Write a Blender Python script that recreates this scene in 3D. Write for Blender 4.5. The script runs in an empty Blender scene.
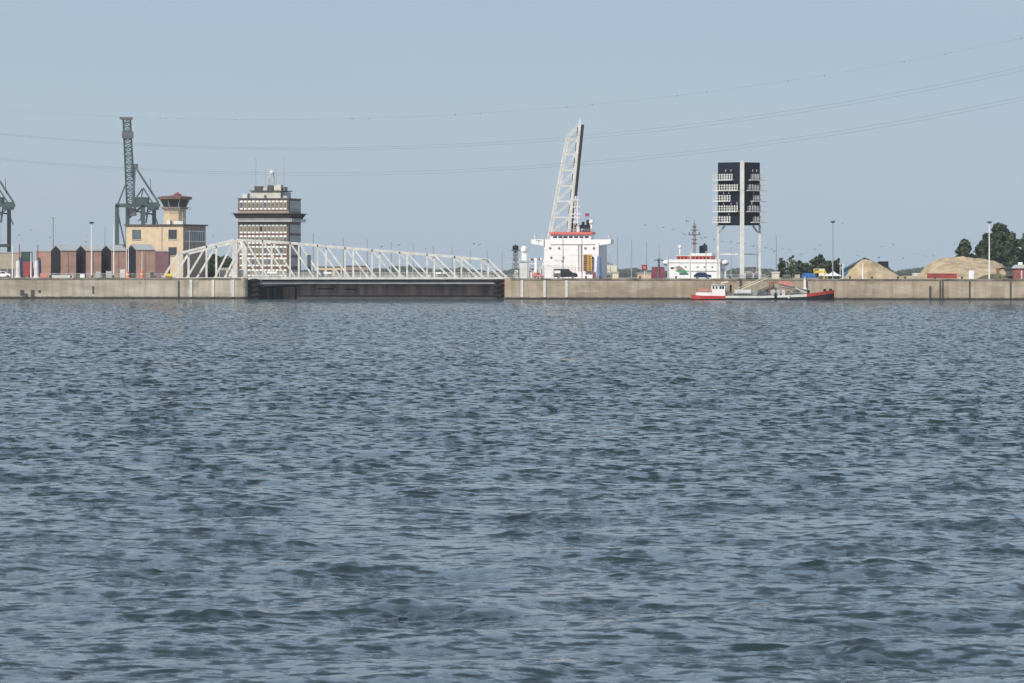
import bpy, math, random
import numpy as np
R = math.radians
random.seed(7); rng = np.random.default_rng(11)
S = bpy.context.scene; col = S.collection

# ------------------------------------------------------------------ camera, sky, sun, exposure
F = 4400.0; D = 550.0; HY = 277.0; ROLL = 0.0014; CAMZ = 5.6; QZ = 5.25
cd = bpy.data.cameras.new('camera'); cam = bpy.data.objects.new('camera', cd); col.objects.link(cam)
cd.sensor_width = 36; cd.lens = 36*F/1024; cd.shift_y = -(341.5-HY)/1024; cd.clip_start = 0.5; cd.clip_end = 20000
cam.location = (0, -D, CAMZ); cam.rotation_euler = (R(90), 0, 0)
cam.rotation_euler = (R(90), ROLL*-1.0, 0)
S.camera = cam
S.render.resolution_x = 1024; S.render.resolution_y = 683
SUN_EL = R(40); SUN_AZ = R(36)          # sun stands behind the camera, to its left (azimuth measured from -Y towards -X)
sd = (-math.sin(SUN_AZ)*math.cos(SUN_EL), -math.cos(SUN_AZ)*math.cos(SUN_EL), math.sin(SUN_EL))
w = bpy.data.worlds.new('World'); S.world = w; w.use_nodes = True
nt = w.node_tree; nt.nodes.clear()
sky = nt.nodes.new('ShaderNodeTexSky'); sky.sky_type = 'NISHITA'; sky.sun_disc = False
sky.sun_elevation = SUN_EL; sky.sun_rotation = math.atan2(sd[0], sd[1])
sky.air_density = 1.0; sky.dust_density = 0.6; sky.ozone_density = 3.0; sky.altitude = 0
hsv = nt.nodes.new('ShaderNodeHueSaturation'); hsv.inputs['Saturation'].default_value = 0.95
bg = nt.nodes.new('ShaderNodeBackground'); bg.inputs['Strength'].default_value = 0.085
wo = nt.nodes.new('ShaderNodeOutputWorld')
veil = nt.nodes.new('ShaderNodeMix'); veil.data_type = 'RGBA'; veil.inputs[0].default_value = .80       # thin high veil of haze over the whole sky
veil.inputs[7].default_value = (3.18, 4.26, 5.58, 1)
tcw = nt.nodes.new('ShaderNodeTexCoord'); mpw = nt.nodes.new('ShaderNodeMapping'); mpw.inputs['Scale'].default_value = (1.2, 1.2, 9)
nzw = nt.nodes.new('ShaderNodeTexNoise'); nzw.inputs['Scale'].default_value = 2.6; nzw.inputs['Detail'].default_value = 5
mrw = nt.nodes.new('ShaderNodeMapRange'); mrw.inputs[1].default_value = .3; mrw.inputs[2].default_value = .7; mrw.inputs[3].default_value = .72; mrw.inputs[4].default_value = .87
nt.links.new(tcw.outputs['Generated'], mpw.inputs[0]); nt.links.new(mpw.outputs[0], nzw.inputs['Vector']); nt.links.new(nzw.outputs['Fac'], mrw.inputs[0]); nt.links.new(mrw.outputs[0], veil.inputs[0])      # the veil is a little uneven
nt.links.new(sky.outputs[0], hsv.inputs['Color']); nt.links.new(hsv.outputs[0], veil.inputs[6]); nt.links.new(veil.outputs[2], bg.inputs['Color']); nt.links.new(bg.outputs[0], wo.inputs['Surface'])
sl = bpy.data.lights.new('sun', 'SUN'); sl.energy = 3.4; sl.angle = R(0.53); sl.color = (1, .94, .85)
so = bpy.data.objects.new('sun', sl); col.objects.link(so)
from mathutils import Vector, Matrix
so.rotation_euler = Vector(sd).to_track_quat('Z', 'Y').to_euler(); so.location = (-200, -200, 300)
S.view_settings.view_transform = 'Standard'; S.view_settings.look = 'None'
S.view_settings.exposure = 0.40; S.view_settings.gamma = 1; S.view_settings.use_curve_mapping = False

def at(x, y, Y):                    # photograph pixel at world Y -> world point (the camera stands at Y = -D)
    y2 = y + (x-512)*ROLL
    return Vector(((x-512)/F*(Y+D), Y, CAMZ + (HY-y2)/F*(Y+D)))
def ax(x, Y): return (x-512)/F*(Y+D)
def az(y, Y, x=512): return CAMZ + (HY-(y+(x-512)*ROLL))/F*(Y+D)

# ------------------------------------------------------------------ materials
def mat(name, c, rough=.6, var=.12, scale=.6, metal=0, stretch=(1,1,1), c2=None, bump=0, ior=None):
    m = bpy.data.materials.new(name); m.use_nodes = True
    n = m.node_tree; p = n.nodes['Principled BSDF']
    p.inputs['Roughness'].default_value = rough; p.inputs['Metallic'].default_value = metal
    if max(c) < .03 and rough > .3: p.inputs['Specular IOR Level'].default_value = .12
    if ior: p.inputs['IOR'].default_value = ior
    tc = n.nodes.new('ShaderNodeTexCoord'); mp = n.nodes.new('ShaderNodeMapping'); mp.inputs['Scale'].default_value = stretch
    nz = n.nodes.new('ShaderNodeTexNoise'); nz.inputs['Scale'].default_value = scale; nz.inputs['Detail'].default_value = 5
    rp = n.nodes.new('ShaderNodeValToRGB')
    a = [max(0, v*(1-var)) for v in c]; b = [min(1, v*(1+var)) for v in (c2 or c)]
    rp.color_ramp.elements[0].position = .35; rp.color_ramp.elements[1].position = .65
    rp.color_ramp.elements[0].color = (*a, 1); rp.color_ramp.elements[1].color = (*b, 1)
    n.links.new(tc.outputs['Object'], mp.inputs[0]); n.links.new(mp.outputs[0], nz.inputs['Vector'])
    n.links.new(nz.outputs['Fac'], rp.inputs[0]); n.links.new(rp.outputs[0], p.inputs['Base Color'])
    if bump:
        bp = n.nodes.new('ShaderNodeBump'); bp.inputs['Strength'].default_value = bump; bp.inputs['Distance'].default_value = .2
        n.links.new(nz.outputs['Fac'], bp.inputs['Height']); n.links.new(bp.outputs[0], p.inputs['Normal'])
    return m
K = dict(
 white=mat('white_paint', (.80,.79,.77), .4, .06), white2=mat('off_white_paint', (.62,.61,.58), .5, .1),
 bridge=mat('bridge_paint', (.60,.585,.54), .55, .16, .7), lgrey2=mat('pale_render', (.52,.49,.42), .8, .15), cream=mat('cream_paint', (.62,.57,.42), .6, .1),
 grey=mat('grey_steel', (.28,.29,.30), .5, .15), lgrey=mat('light_grey_steel', (.45,.46,.46), .5, .12), dgrey=mat('dark_grey_steel', (.09,.095,.10), .5, .2),
 black=mat('black_paint', (.018,.019,.022), .75, .2), navy=mat('navy_panel', (.010,.014,.028), .45, .2, .4),
 rubber=mat('black_rubber', (.018,.018,.02), .8, .3), glass=mat('dark_glass', (.03,.04,.05), .12, .1),
 glassb=mat('blue_grey_glass', (.10,.12,.14), .15, .2), olive=mat('olive_blinds', (.17,.16,.11), .3, .25, .9),
 crane=mat('crane_green', (.030,.062,.062), .55, .2, .3), crane2=mat('crane_machine_house', (.028,.055,.055), .55, .2, .3),
 yellow=mat('yellow_paint', (.62,.45,.06), .5, .15), orange=mat('orange_paint', (.75,.20,.05), .5, .1),
 mred=mat('worn_red_paint', (.30,.05,.05), .6, .2), hutred=mat('pinkish_red_brick', (.27,.085,.085), .8, .2), red=mat('red_paint', (.42,.035,.03), .45, .15), coral=mat('coral_red_paint', (.66,.13,.11), .45, .1), dred=mat('dark_red_paint', (.22,.03,.045), .5, .2),
 purple=mat('purple_red_paint', (.23,.05,.085), .5, .2), blue=mat('blue_paint', (.03,.09,.28), .5, .15), casing_blue=mat('casing_blue', (.03,.05,.12), .5, .15), pblue=mat('pale_blue_paint', (.14,.20,.36), .5, .15),
 sand_wall=mat('sand_brick', (.55,.43,.29), .8, .10, .8), brick=mat('brown_brick', (.13,.078,.055), .8, .2, 1.2), brick_dark=mat('dark_brick_wall', (.29,.225,.19), .8, .2, 1.0),
 shed=mat('shed_brick', (.37,.225,.175), .8, .12, .5), shedp=mat('shed_purple', (.17,.085,.10), .8, .15, .5), shed_beige=mat('beige_cladding', (.36,.30,.24), .8, .1, .5),
 shed_dark=mat('shed_dark_gable', (.012,.016,.022), .7, .2), roof_g=mat('grey_sheet_roof', (.33,.33,.33), .6, .12, .7),
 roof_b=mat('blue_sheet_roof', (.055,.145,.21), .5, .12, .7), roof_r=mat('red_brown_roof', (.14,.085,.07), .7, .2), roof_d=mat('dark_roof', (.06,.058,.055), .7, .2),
 gate=mat('rusty_gate_steel', (.26,.18,.15), .8, .3, .35, stretch=(1.4,1,.15), c2=(.36,.255,.215)),
 sand=mat('sand', (.34,.255,.155), .95, .16, .35, bump=.6, c2=(.41,.315,.20)), earth=mat('dark_earth', (.075,.06,.035), .95, .3, .6, c2=(.11,.10,.05)), wood=mat('tan_boards', (.38,.29,.18), .9, .18, .5, c2=(.44,.34,.22)),
 bark=mat('bark', (.08,.06,.045), .9, .2), leaf=mat('leaves', (.022,.040,.018), .7, .35, .9, c2=(.042,.066,.028)),
 leaf2=mat('pale_leaves', (.06,.085,.035), .6, .4, .5, c2=(.11,.13,.06)), leafd=mat('far_leaves', (.03,.05,.025), .8, .3, .05),
 tarp=mat('blue_tarpaulin', (.03,.12,.36), .5, .15, .7), green=mat('green_paint', (.03,.30,.12), .5, .1), conc=mat('pale_concrete', (.42,.38,.31), .85, .15, .8),
 rust=mat('rusty_brown_steel', (.20,.08,.05), .7, .3), cable=mat('cable_metal', (.13,.13,.14), .6, .1), gull=mat('gull_feathers', (.22,.22,.23), .8, .2, 3),
 carblue=mat('dark_blue_car_paint', (.015,.03,.10), .25, .05), carblack=mat('black_car_paint', (.02,.024,.028), .25, .05), tyre=mat('tyre', (.02,.02,.02), .85, .1), rim=mat('rim', (.45,.45,.46), .35, .1, metal=.6),
 mast=mat('mast_pinkish', (.24,.21,.21), .6, .15), lamp=mat('lamp_glass', (.6,.6,.58), .3, .05), skin_red=mat('faded_red', (.55,.20,.16), .6, .15))

def wall_material(name, base, light, algae, amount):
    m = bpy.data.materials.new(name); m.use_nodes = True; n = m.node_tree; L = n.links; p = n.nodes['Principled BSDF']
    p.inputs['Roughness'].default_value = .85
    ge = n.nodes.new('ShaderNodeNewGeometry')
    def noise(sc, st, det=5):
        mp = n.nodes.new('ShaderNodeMapping'); mp.inputs['Scale'].default_value = st
        nz = n.nodes.new('ShaderNodeTexNoise'); nz.inputs['Scale'].default_value = sc; nz.inputs['Detail'].default_value = det
        L.new(ge.outputs['Position'], mp.inputs[0]); L.new(mp.outputs[0], nz.inputs['Vector']); return nz.outputs['Fac']
    def ramp(v, a, b, ca=(0,0,0), cb=(1,1,1)):
        r = n.nodes.new('ShaderNodeValToRGB'); e = r.color_ramp.elements
        e[0].position = a; e[1].position = b; e[0].color = (*ca,1); e[1].color = (*cb,1); L.new(v, r.inputs[0]); return r.outputs[0]
    def mix(f, a, b, mode='MIX'):
        x = n.nodes.new('ShaderNodeMix'); x.data_type = 'RGBA'; x.blend_type = mode
        if isinstance(f, float): x.inputs[0].default_value = f
        else: L.new(f, x.inputs[0])
        for i, v in ((6,a),(7,b)):
            if isinstance(v, tuple): x.inputs[i].default_value = (*v,1)
            else: L.new(v, x.inputs[i])
        return x.outputs[2]
    def math_(op, a, b):
        x = n.nodes.new('ShaderNodeMath'); x.operation = op
        for i, v in ((0,a),(1,b)):
            if isinstance(v, (int,float)): x.inputs[i].default_value = v
            else: L.new(v, x.inputs[i])
        return x.outputs[0]
    sx = n.nodes.new('ShaderNodeSeparateXYZ'); L.new(ge.outputs['Position'], sx.inputs[0]); z = sx.outputs['Z']
    c = ramp(noise(.045, (1,1,3.5), 9), .40, .60, base, light)
    patch = ramp(noise(.11, (1,1,.9), 7), .54, .62); c = mix(math_('MULTIPLY', patch, .6), c, tuple(v*.66 for v in base))
    pale = ramp(noise(.23, (.5,1,1.6), 6), .58, .70); c = mix(math_('MULTIPLY', pale, .5), c, (.58,.54,.46))
    streak = ramp(noise(.9, (1,1,.08), 6), .40, .72); c = mix(math_('MULTIPLY', streak, .55), c, (.17,.14,.10))
    fine = ramp(noise(1.4, (.35,1,1.6), 6), .45, .75); c = mix(math_('MULTIPLY', fine, .18), c, (.62,.57,.48))
    topm = ramp(math_('ADD', math_('MULTIPLY', z, .19), math_('MULTIPLY', noise(.10, (1,1,.25), 8), .95)), 1.04, 1.36)     # dirty runs below the coping
    c = mix(math_('MULTIPLY', topm, amount), c, algae)
    joint = n.nodes.new('ShaderNodeTexBrick'); joint.inputs['Scale'].default_value = .05; joint.inputs['Mortar Size'].default_value = .0035
    joint.inputs['Brick Width'].default_value = .6; joint.inputs['Row Height'].default_value = .5; joint.offset = 0
    cb = n.nodes.new('ShaderNodeCombineXYZ'); L.new(sx.outputs['X'], cb.inputs[0]); cb.inputs[1].default_value = 2.0; L.new(cb.outputs[0], joint.inputs['Vector'])
    c = mix(math_('MULTIPLY', joint.outputs['Fac'], .30), c, (.12,.10,.08))
    sxm = ramp(math_('ADD', math_('MULTIPLY', sx.outputs['X'], .01), math_('MULTIPLY', noise(.06, (1,1,.3), 5), .25)), 1.05, 1.14)
    run = ramp(noise(.22, (1,1,.10), 6), .38, .56); hi = ramp(z, 2.6, 4.4)
    hi = ramp(math_('MULTIPLY', z, .2), .45, .85)
    c = mix(math_('MULTIPLY', math_('MULTIPLY', sxm, run), math_('MULTIPLY', hi, .85)), c, (.20,.145,.06))
    wet = ramp(math_('ADD', z, math_('MULTIPLY', noise(.7, (1,1,.4)), .5)), .62, .95, (1,1,1), (0,0,0)); c = mix(wet, c, (.035,.035,.028))
    L.new(c, p.inputs['Base Color']); return m
K['wall_l'] = wall_material('quay_concrete_left', (.33,.28,.215), (.50,.44,.345), (.12,.10,.075), .9)
K['wall_r'] = wall_material('quay_concrete_right', (.33,.255,.18), (.47,.385,.285), (.17,.12,.055), .85)
K['coping'] = mat('coping_concrete', (.10,.09,.07), .9, .3, .5, c2=(.22,.195,.155), stretch=(.5,1,1))
K['ground'] = mat('quay_ground', (.22,.20,.17), .95, .2, .06, c2=(.30,.28,.24))

# ------------------------------------------------------------------ mesh builder
class MB:
    def __init__(s): s.v = []; s.f = []
    def add(s, vs, fs):
        o = len(s.v); s.v += [tuple(v) for v in vs]; s.f += [tuple(o+i for i in f) for f in fs]; return s
    def box(s, x0, x1, y0, y1, z0, z1):
        return s.add([(x0,y0,z0),(x1,y0,z0),(x1,y1,z0),(x0,y1,z0),(x0,y0,z1),(x1,y0,z1),(x1,y1,z1),(x0,y1,z1)],
                     [(0,3,2,1),(4,5,6,7),(0,1,5,4),(1,2,6,5),(2,3,7,6),(3,0,4,7)])
    def bar(s, a, b, w, h=None):        # square bar from a to b; w across, h in the vertical-ish sense
        a = Vector(a); b = Vector(b); h = h or w; d = (b-a).normalized()
        up = Vector((0,1,0)) if abs(d.y) < .8 else Vector((0,0,1))
        u = d.cross(up).normalized(); t = u.cross(d).normalized()
        vs = []
        for p in (a, b):
            for q, r in ((-1,-1),(1,-1),(1,1),(-1,1)): vs.append(p + u*q*w/2 + t*r*h/2)
        return s.add(vs, [(0,3,2,1),(4,5,6,7),(0,1,5,4),(1,2,6,5),(2,3,7,6),(3,0,4,7)])
    def cyl(s, a, b, r0, r1=None, n=10):
        a = Vector(a); b = Vector(b); r1 = r0 if r1 is None else r1; d = (b-a).normalized()
        up = Vector((0,1,0)) if abs(d.y) < .8 else Vector((0,0,1))
        u = d.cross(up).normalized(); t = u.cross(d).normalized(); vs = []
        for p, r in ((a,r0),(b,r1)):
            for i in range(n):
                g = 2*math.pi*i/n; vs.append(p + (u*math.cos(g)+t*math.sin(g))*r)
        fs = [(i,(i+1)%n,n+(i+1)%n,n+i) for i in range(n)] + [tuple(range(n-1,-1,-1)), tuple(range(n,2*n))]
        return s.add(vs, fs)
    def lathe(s, c, prof, n=12):        # prof = [(r,z)...]
        k = len(prof); vs = [(c[0]+r*math.cos(2*math.pi*i/n+.01), c[1]+r*math.sin(2*math.pi*i/n+.01), c[2]+z) for r,z in prof for i in range(n)]
        fs = [(j*n+i, j*n+(i+1)%n, (j+1)*n+(i+1)%n, (j+1)*n+i) for j in range(k-1) for i in range(n)]
        fs += [tuple(range(n-1,-1,-1)), tuple(range((k-1)*n, k*n))]
        return s.add(vs, fs)
    def prism(s, pts, y0, y1):          # outline in (x,z), extruded along y
        n = len(pts); vs = [(x,y0,z) for x,z in pts] + [(x,y1,z) for x,z in pts]
        fs = [(i,(i+1)%n,n+(i+1)%n,n+i) for i in range(n)] + [tuple(range(n-1,-1,-1)), tuple(range(n,2*n))]
        return s.add(vs, fs)
    def prismx(s, pts, x0, x1):         # outline in (y,z), extruded along x
        n = len(pts); vs = [(x0,y,z) for y,z in pts] + [(x1,y,z) for y,z in pts]
        fs = [(i,(i+1)%n,n+(i+1)%n,n+i) for i in range(n)] + [tuple(range(n-1,-1,-1)), tuple(range(n,2*n))]
        return s.add(vs, fs)
    def ball(s, c, r, n=8, m=6):
        rx, ry, rz = r if isinstance(r, tuple) else (r,r,r); prof = []
        vs = []
        for j in range(m+1):
            g = math.pi*j/m
            for i in range(n):
                h = 2*math.pi*i/n; vs.append((c[0]+rx*math.sin(g)*math.cos(h), c[1]+ry*math.sin(g)*math.sin(h), c[2]-rz*math.cos(g)))
        fs = [(j*n+i, j*n+(i+1)%n, (j+1)*n+(i+1)%n, (j+1)*n+i) for j in range(m) for i in range(n)]
        return s.add(vs, fs)
    def lattice(s, a, b, w, n, t, w2=None, depth=None):     # four-chord lattice girder
        a = Vector(a); b = Vector(b); d = (b-a).normalized(); w2 = w2 or w
        up = Vector((0,1,0)) if abs(d.y) < .8 else Vector((0,0,1))
        u = d.cross(up).normalized(); q = u.cross(d).normalized()
        def c(k, i):
            f = i/n; ww = w*(1-f)+w2*f; dd = (depth or ww)
            sx, sy = ((-1,-1),(1,-1),(1,1),(-1,1))[k]; return a.lerp(b, f) + u*sx*ww/2 + q*sy*dd/2
        for k in range(4):
            s.bar(c(k,0), c(k,n), t)
            for i in range(n):
                k2 = (k+1)%4
                s.bar(c(k,i), c(k2,i+1), t*.6) if i%2 else s.bar(c(k2,i), c(k,i+1), t*.6)
                s.bar(c(k,i+1), c(k2,i+1), t*.6)
        return s
    def build(s, name, m, parent=None, world=False, loc=None, smooth=False):
        vs = s.v
        if world and parent is not None:
            P = parent if parent.type == 'EMPTY' or parent.parent is None else parent.parent
            if P.parent: P = P.parent
            L = P.location; vs = [(x-L.x, y-L.y, z-L.z) for x,y,z in vs]
        if loc is not None: vs = [(x-loc[0], y-loc[1], z-loc[2]) for x,y,z in vs]
        me = bpy.data.meshes.new(name); me.from_pydata(vs, [], s.f); me.validate(); me.materials.append(K[m] if isinstance(m, str) else m)
        if smooth: me.polygons.foreach_set('use_smooth', [True]*len(me.polygons))
        o = bpy.data.objects.new(name, me); col.objects.link(o)
        if parent is not None: o.parent = parent
        if loc is not None: o.location = loc
        return o
def tag(o, label=None, cat=None, group=None, kind=None):
    if label: o['label'] = label
    if cat: o['category'] = cat
    if group: o['group'] = group
    if kind: o['kind'] = kind
    return o
def thing(name, label, cat, loc=(0,0,0), rz=0, group=None):
    o = bpy.data.objects.new(name, None); col.objects.link(o); o.location = loc; o.rotation_euler = (0,0,rz); o.empty_display_size = .5
    return tag(o, label, cat, group)
def copy_thing(root, loc, label=None, rz=None):
    r = root.copy(); col.objects.link(r); r.location = loc
    if rz is not None: r.rotation_euler = (0,0,rz)
    if label: r['label'] = label
    for ch in list(root.children):
        c = ch.copy(); col.objects.link(c); c.parent = r
        for g in list(ch.children):
            d = g.copy(); col.objects.link(d); d.parent = c
    return r
ORD = ['first','second','third','fourth','fifth','sixth','seventh','eighth','ninth','tenth','eleventh','twelfth']

# ------------------------------------------------------------------ water: one sheet of wind chop
def make_water():
    rows = [-200., -120., -60., -20., 5., 25., 40., 48.]        # distance from the near bank
    y = 54.
    while y < 95: rows.append(y); y += .062
    while y < 1125: rows.append(y); y += max(.062, (y-95)*.0016+.062) if y < 300 else y*.0022
    rows += [1170., 1300., 1600., 2000., 2800.]
    rd = np.array(rows); ys = rd - D
    u = np.concatenate([[-30,-12,-5,-2,-1,-.5,-.25,-.18], np.linspace(-.15,.15,960), [.18,.25,.5,1,2,5,12,30]])
    X = u[None,:]*np.maximum(rd, 48.)[:,None]; Y = np.repeat(ys[:,None], len(u), 1); Z = np.zeros_like(X)
    dy = np.gradient(ys)
    lams = np.exp(np.linspace(math.log(7.5), math.log(.13), 130))
    PX = np.zeros_like(X); PY = np.zeros_like(X); res = np.zeros(len(ys)); small = None
    e = np.zeros_like(X)                                            # gusts and wave groups: a few steep patches between flatter water
    for j in range(14):
        l2 = math.exp(rng.uniform(math.log(2.6), math.log(11))); t2 = rng.uniform(0, math.pi); e += np.cos(2*math.pi/l2*(math.cos(t2)*X*.7 + math.sin(t2)*Y) + rng.uniform(0, 6.28))
    e /= math.sqrt(7); env = (.24 + 1.15*np.tanh(np.clip(e-.2, 0, 9))).astype(np.float32)
    for i, lam in enumerate(lams):
        th = R(-90+14) + rng.normal(0, R(36 + 16*(lam < .8)))          # waves run towards the camera bank, a little aslant
        k = 2*math.pi/lam; ch = .85 if lam < .8 else .55
        steep = .011 if lam < .30 else (.025 if lam < .8 else .024*(.8/lam)**.20)
        a = steep/k; ph = rng.uniform(0, 2*math.pi)
        fade = np.clip((lam/np.maximum(dy, 1e-6) - 2.3)/1.8, 0, 1)[:,None]
        res += (steep**2/2)*(1-fade[:,0]**2)
        if lam < 1.6 and small is None: small = np.clip(.85 + .38*Z/max(Z[100:900].std(), 1e-6), .3, 1.5)      # short waves stand up on the crests of the long ones
        if small is not None: fade = fade*small
        if .30 < lam < 3.2: fade = fade*env
        A = k*(math.cos(th)*X + math.sin(th)*Y) + ph
        Z += a*fade*np.cos(A); PX -= a*fade*math.cos(th)*np.sin(A)*ch; PY -= a*fade*math.sin(th)*np.sin(A)*ch
    gust = .92 + .13*np.sin(X*.11+1.3+np.sin(Y*.05))*np.sin(Y*.035+.4*np.sin(X*.06)) + .08*np.sin(X*.05+2+Y*.021)
    mask = (np.abs(u) < .152)[None,:]*((rd > 50) & (ys < 556))[:,None]
    Z = Z*gust*mask; X = X + PX*gust*mask; Y = Y + PY*gust*mask
    nr, nc = X.shape
    co = np.stack([X,Y,Z],-1).reshape(-1,3).astype(np.float32)
    idx = np.arange(nr*nc).reshape(nr,nc)
    q = np.stack([idx[:-1,:-1], idx[:-1,1:], idx[1:,1:], idx[1:,:-1]],-1).reshape(-1,4).astype(np.int32)
    me = bpy.data.meshes.new('water'); me.vertices.add(len(co)); me.vertices.foreach_set('co', co.ravel())
    me.loops.add(q.size); me.loops.foreach_set('vertex_index', q.ravel())
    me.polygons.add(len(q)); me.polygons.foreach_set('loop_start', np.arange(0,q.size,4,dtype=np.int32))
    me.polygons.foreach_set('use_smooth', np.ones(len(q), dtype=bool)); me.update(calc_edges=True)
    at_ = me.attributes.new('chop','FLOAT','POINT'); at_.data.foreach_set('value', np.repeat(np.sqrt(res), nc).astype(np.float32))     # ripples too short for the sheet's grid
    m = bpy.data.materials.new('river_water'); m.use_nodes = True; n = m.node_tree; L = n.links; p = n.nodes['Principled BSDF']
    p.inputs['Base Color'].default_value = (.008,.017,.014,1); p.inputs['Roughness'].default_value = .07; p.inputs['IOR'].default_value = 1.72
    ge = n.nodes.new('ShaderNodeNewGeometry'); nz = n.nodes.new('ShaderNodeTexNoise'); nz.inputs['Scale'].default_value = 2.2; nz.inputs['Detail'].default_value = 4
    L.new(ge.outputs['Position'], nz.inputs['Vector'])
    def vm(op, a, b):
        x = n.nodes.new('ShaderNodeVectorMath'); x.operation = op
        for i, v in ((0,a),(1,b)):
            if isinstance(v, tuple): x.inputs[i].default_value = v
            elif v is not None: L.new(v, x.inputs[i])
        return x.outputs[0]
    ac = n.nodes.new('ShaderNodeAttribute'); ac.attribute_name = 'chop'
    ad = n.nodes.new('ShaderNodeMath'); ad.operation = 'MULTIPLY_ADD'; L.new(ac.outputs['Fac'], ad.inputs[0]); ad.inputs[1].default_value = 1.9; ad.inputs[2].default_value = .02
    cb = n.nodes.new('ShaderNodeCombineXYZ'); L.new(ad.outputs[0], cb.inputs[0]); L.new(ad.outputs[0], cb.inputs[1])
    rip = vm('MULTIPLY', vm('MULTIPLY', vm('SUBTRACT', nz.outputs['Color'], (.5,.5,.5)), (27,27,0)), cb.outputs[0])
    n2 = n.nodes.new('ShaderNodeTexNoise'); n2.inputs['Scale'].default_value = 11; n2.inputs['Detail'].default_value = 3
    L.new(ge.outputs['Position'], n2.inputs['Vector'])
    rip = vm('ADD', rip, vm('MULTIPLY', vm('SUBTRACT', n2.outputs['Color'], (.5,.5,.5)), (.22,.22,0)))
    L.new(vm('NORMALIZE', vm('ADD', ge.outputs['Normal'], rip), None), p.inputs['Normal'])
    me.materials.append(m); o = bpy.data.objects.new('water', me); col.objects.link(o); tag(o, kind='structure')
make_water()

# ------------------------------------------------------------------ quay ground with the lock basins cut out of it
def lk(X0, Y0, Y): return X0 + .13*(Y-Y0)
g = MB(); XL, XR = -3000, 3000
def strip(y0, y1, cuts):
    ed0 = [XL]+[c(y0) for c in cuts]+[XR]; ed1 = [XL]+[c(y1) for c in cuts]+[XR]
    for i in range(0, len(ed0), 2):
        g.add([(ed0[i],y0,QZ),(ed0[i+1],y0,QZ),(ed1[i+1],y1,QZ),(ed1[i],y1,QZ)], [(0,1,2,3)])
    for c in cuts: g.add([(c(y0),y0,-2),(c(y1),y1,-2),(c(y1),y1,QZ),(c(y0),y0,QZ)], [(0,1,2,3)])
A1 = lambda Y: lk(-66.5,553,Y); A2 = lambda Y: lk(-1.4,553,Y); B1 = lambda Y: lk(38,850,Y); B2 = lambda Y: lk(80,850,Y)
strip(551.5,770,[A1,A2]); strip(770,970,[A1,A2,B1,B2]); strip(970,1150,[A1,A2]); strip(1150,12000,[])
for y, a, b in ((770,B1,B2),(970,B1,B2),(1150,A1,A2)): g.add([(a(y),y,-2),(b(y),y,-2),(b(y),y,QZ),(a(y),y,QZ)], [(0,1,2,3)])
tag(g.build('ground', 'ground'), kind='structure')

# ------------------------------------------------------------------ quay walls
def quay(x0, x1, m, label, loc, ladders, joints, xe=None):
    t = thing('quay_wall', label, 'quay wall', loc)
    X0, X1 = x0, x1
    MB().box(X0,X1,550,551.5,-3,QZ-.42).build('wall_face', m, t, True)
    MB().box(X0,X1,549.88,551.5,QZ-.42,QZ+.02).build('coping', 'coping', t, True)
    for x in ladders:
        xx = ax(x,550); b = MB()
        for q in (-.22,.22): b.box(xx+q-.06,xx+q+.06,549.80,549.995,.55,QZ-.45)
        for k in range(14): b.box(xx-.2,xx+.2,549.84,549.96,.6+k*.3,.72+k*.3)
        b.box(xx-.2,xx+.2,549.965,549.995,.55,QZ-.45)
        b.build('ladder', 'white', t, True)
    for x, w_, za, zb in joints:
        xx = ax(x,550); MB().box(xx-w_/2,xx+w_/2,549.78,549.99,za,zb).build('fender_post', 'roof_d', t, True)
    return t
ql = quay(-1200, ax(241,551), 'wall_l', 'long pale concrete quay wall with white ladders left of the brown lock gate', (ax(120,550),550,0),
     (191,213,233), ((178.5,.35,.6,4.6),(22,.9,.9,2.2),(26,.7,.5,1.3),(32.5,.8,.7,2.2),(39.5,.5,1.6,2.2),(93,.3,1.4,3.2)))
qr = quay(ax(511,551), 1200, 'wall_r', 'long tan concrete quay wall right of the lock gate, behind the moored barge', (ax(760,550),550,0),
     (522,544.5,566.5), ((740.5,.55,.2,4.8),(930,.45,.3,3.5),(940,.28,.3,4.8),(942.5,.28,.3,4.8),(969.5,.3,.5,4.8),(1010.5,.3,.4,4.8)))
# rounded nosing at the inner ends of the two walls
MB().cyl((ax(241.5,551),551.6,-3),(ax(241.5,551),551.6,QZ-.02),1.6,n=20).build('nosing','wall_l',ql,True)
MB().cyl((ax(511,551),551.6,-3),(ax(511,551),551.6,QZ-.02),1.6,n=20).build('nosing','wall_r',qr,True)

def fender(x, label):
    t = thing('roller_fender', label, 'fender', (x,553.5,0), group='rubber roller fenders at the lock entrance')
    MB().cyl((0,0,-1),(0,0,5.0),.35).build('axle','dgrey',t)
    for k in range(4):
        z = .35+k*1.25
        MB().lathe((0,0,z),[(.5,0),(1.25,.12),(1.4,.35),(1.4,.65),(1.25,.92),(.5,1.05)],18).build('roller','rubber',t,smooth=False)
    return t
fender(ax(254.5,553.5), 'black stacked roller fender at the corner of the left quay wall under the bridge')
fender(ax(498.8,553.5), 'black stacked roller fender at the corner of the right quay wall under the bridge')

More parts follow.
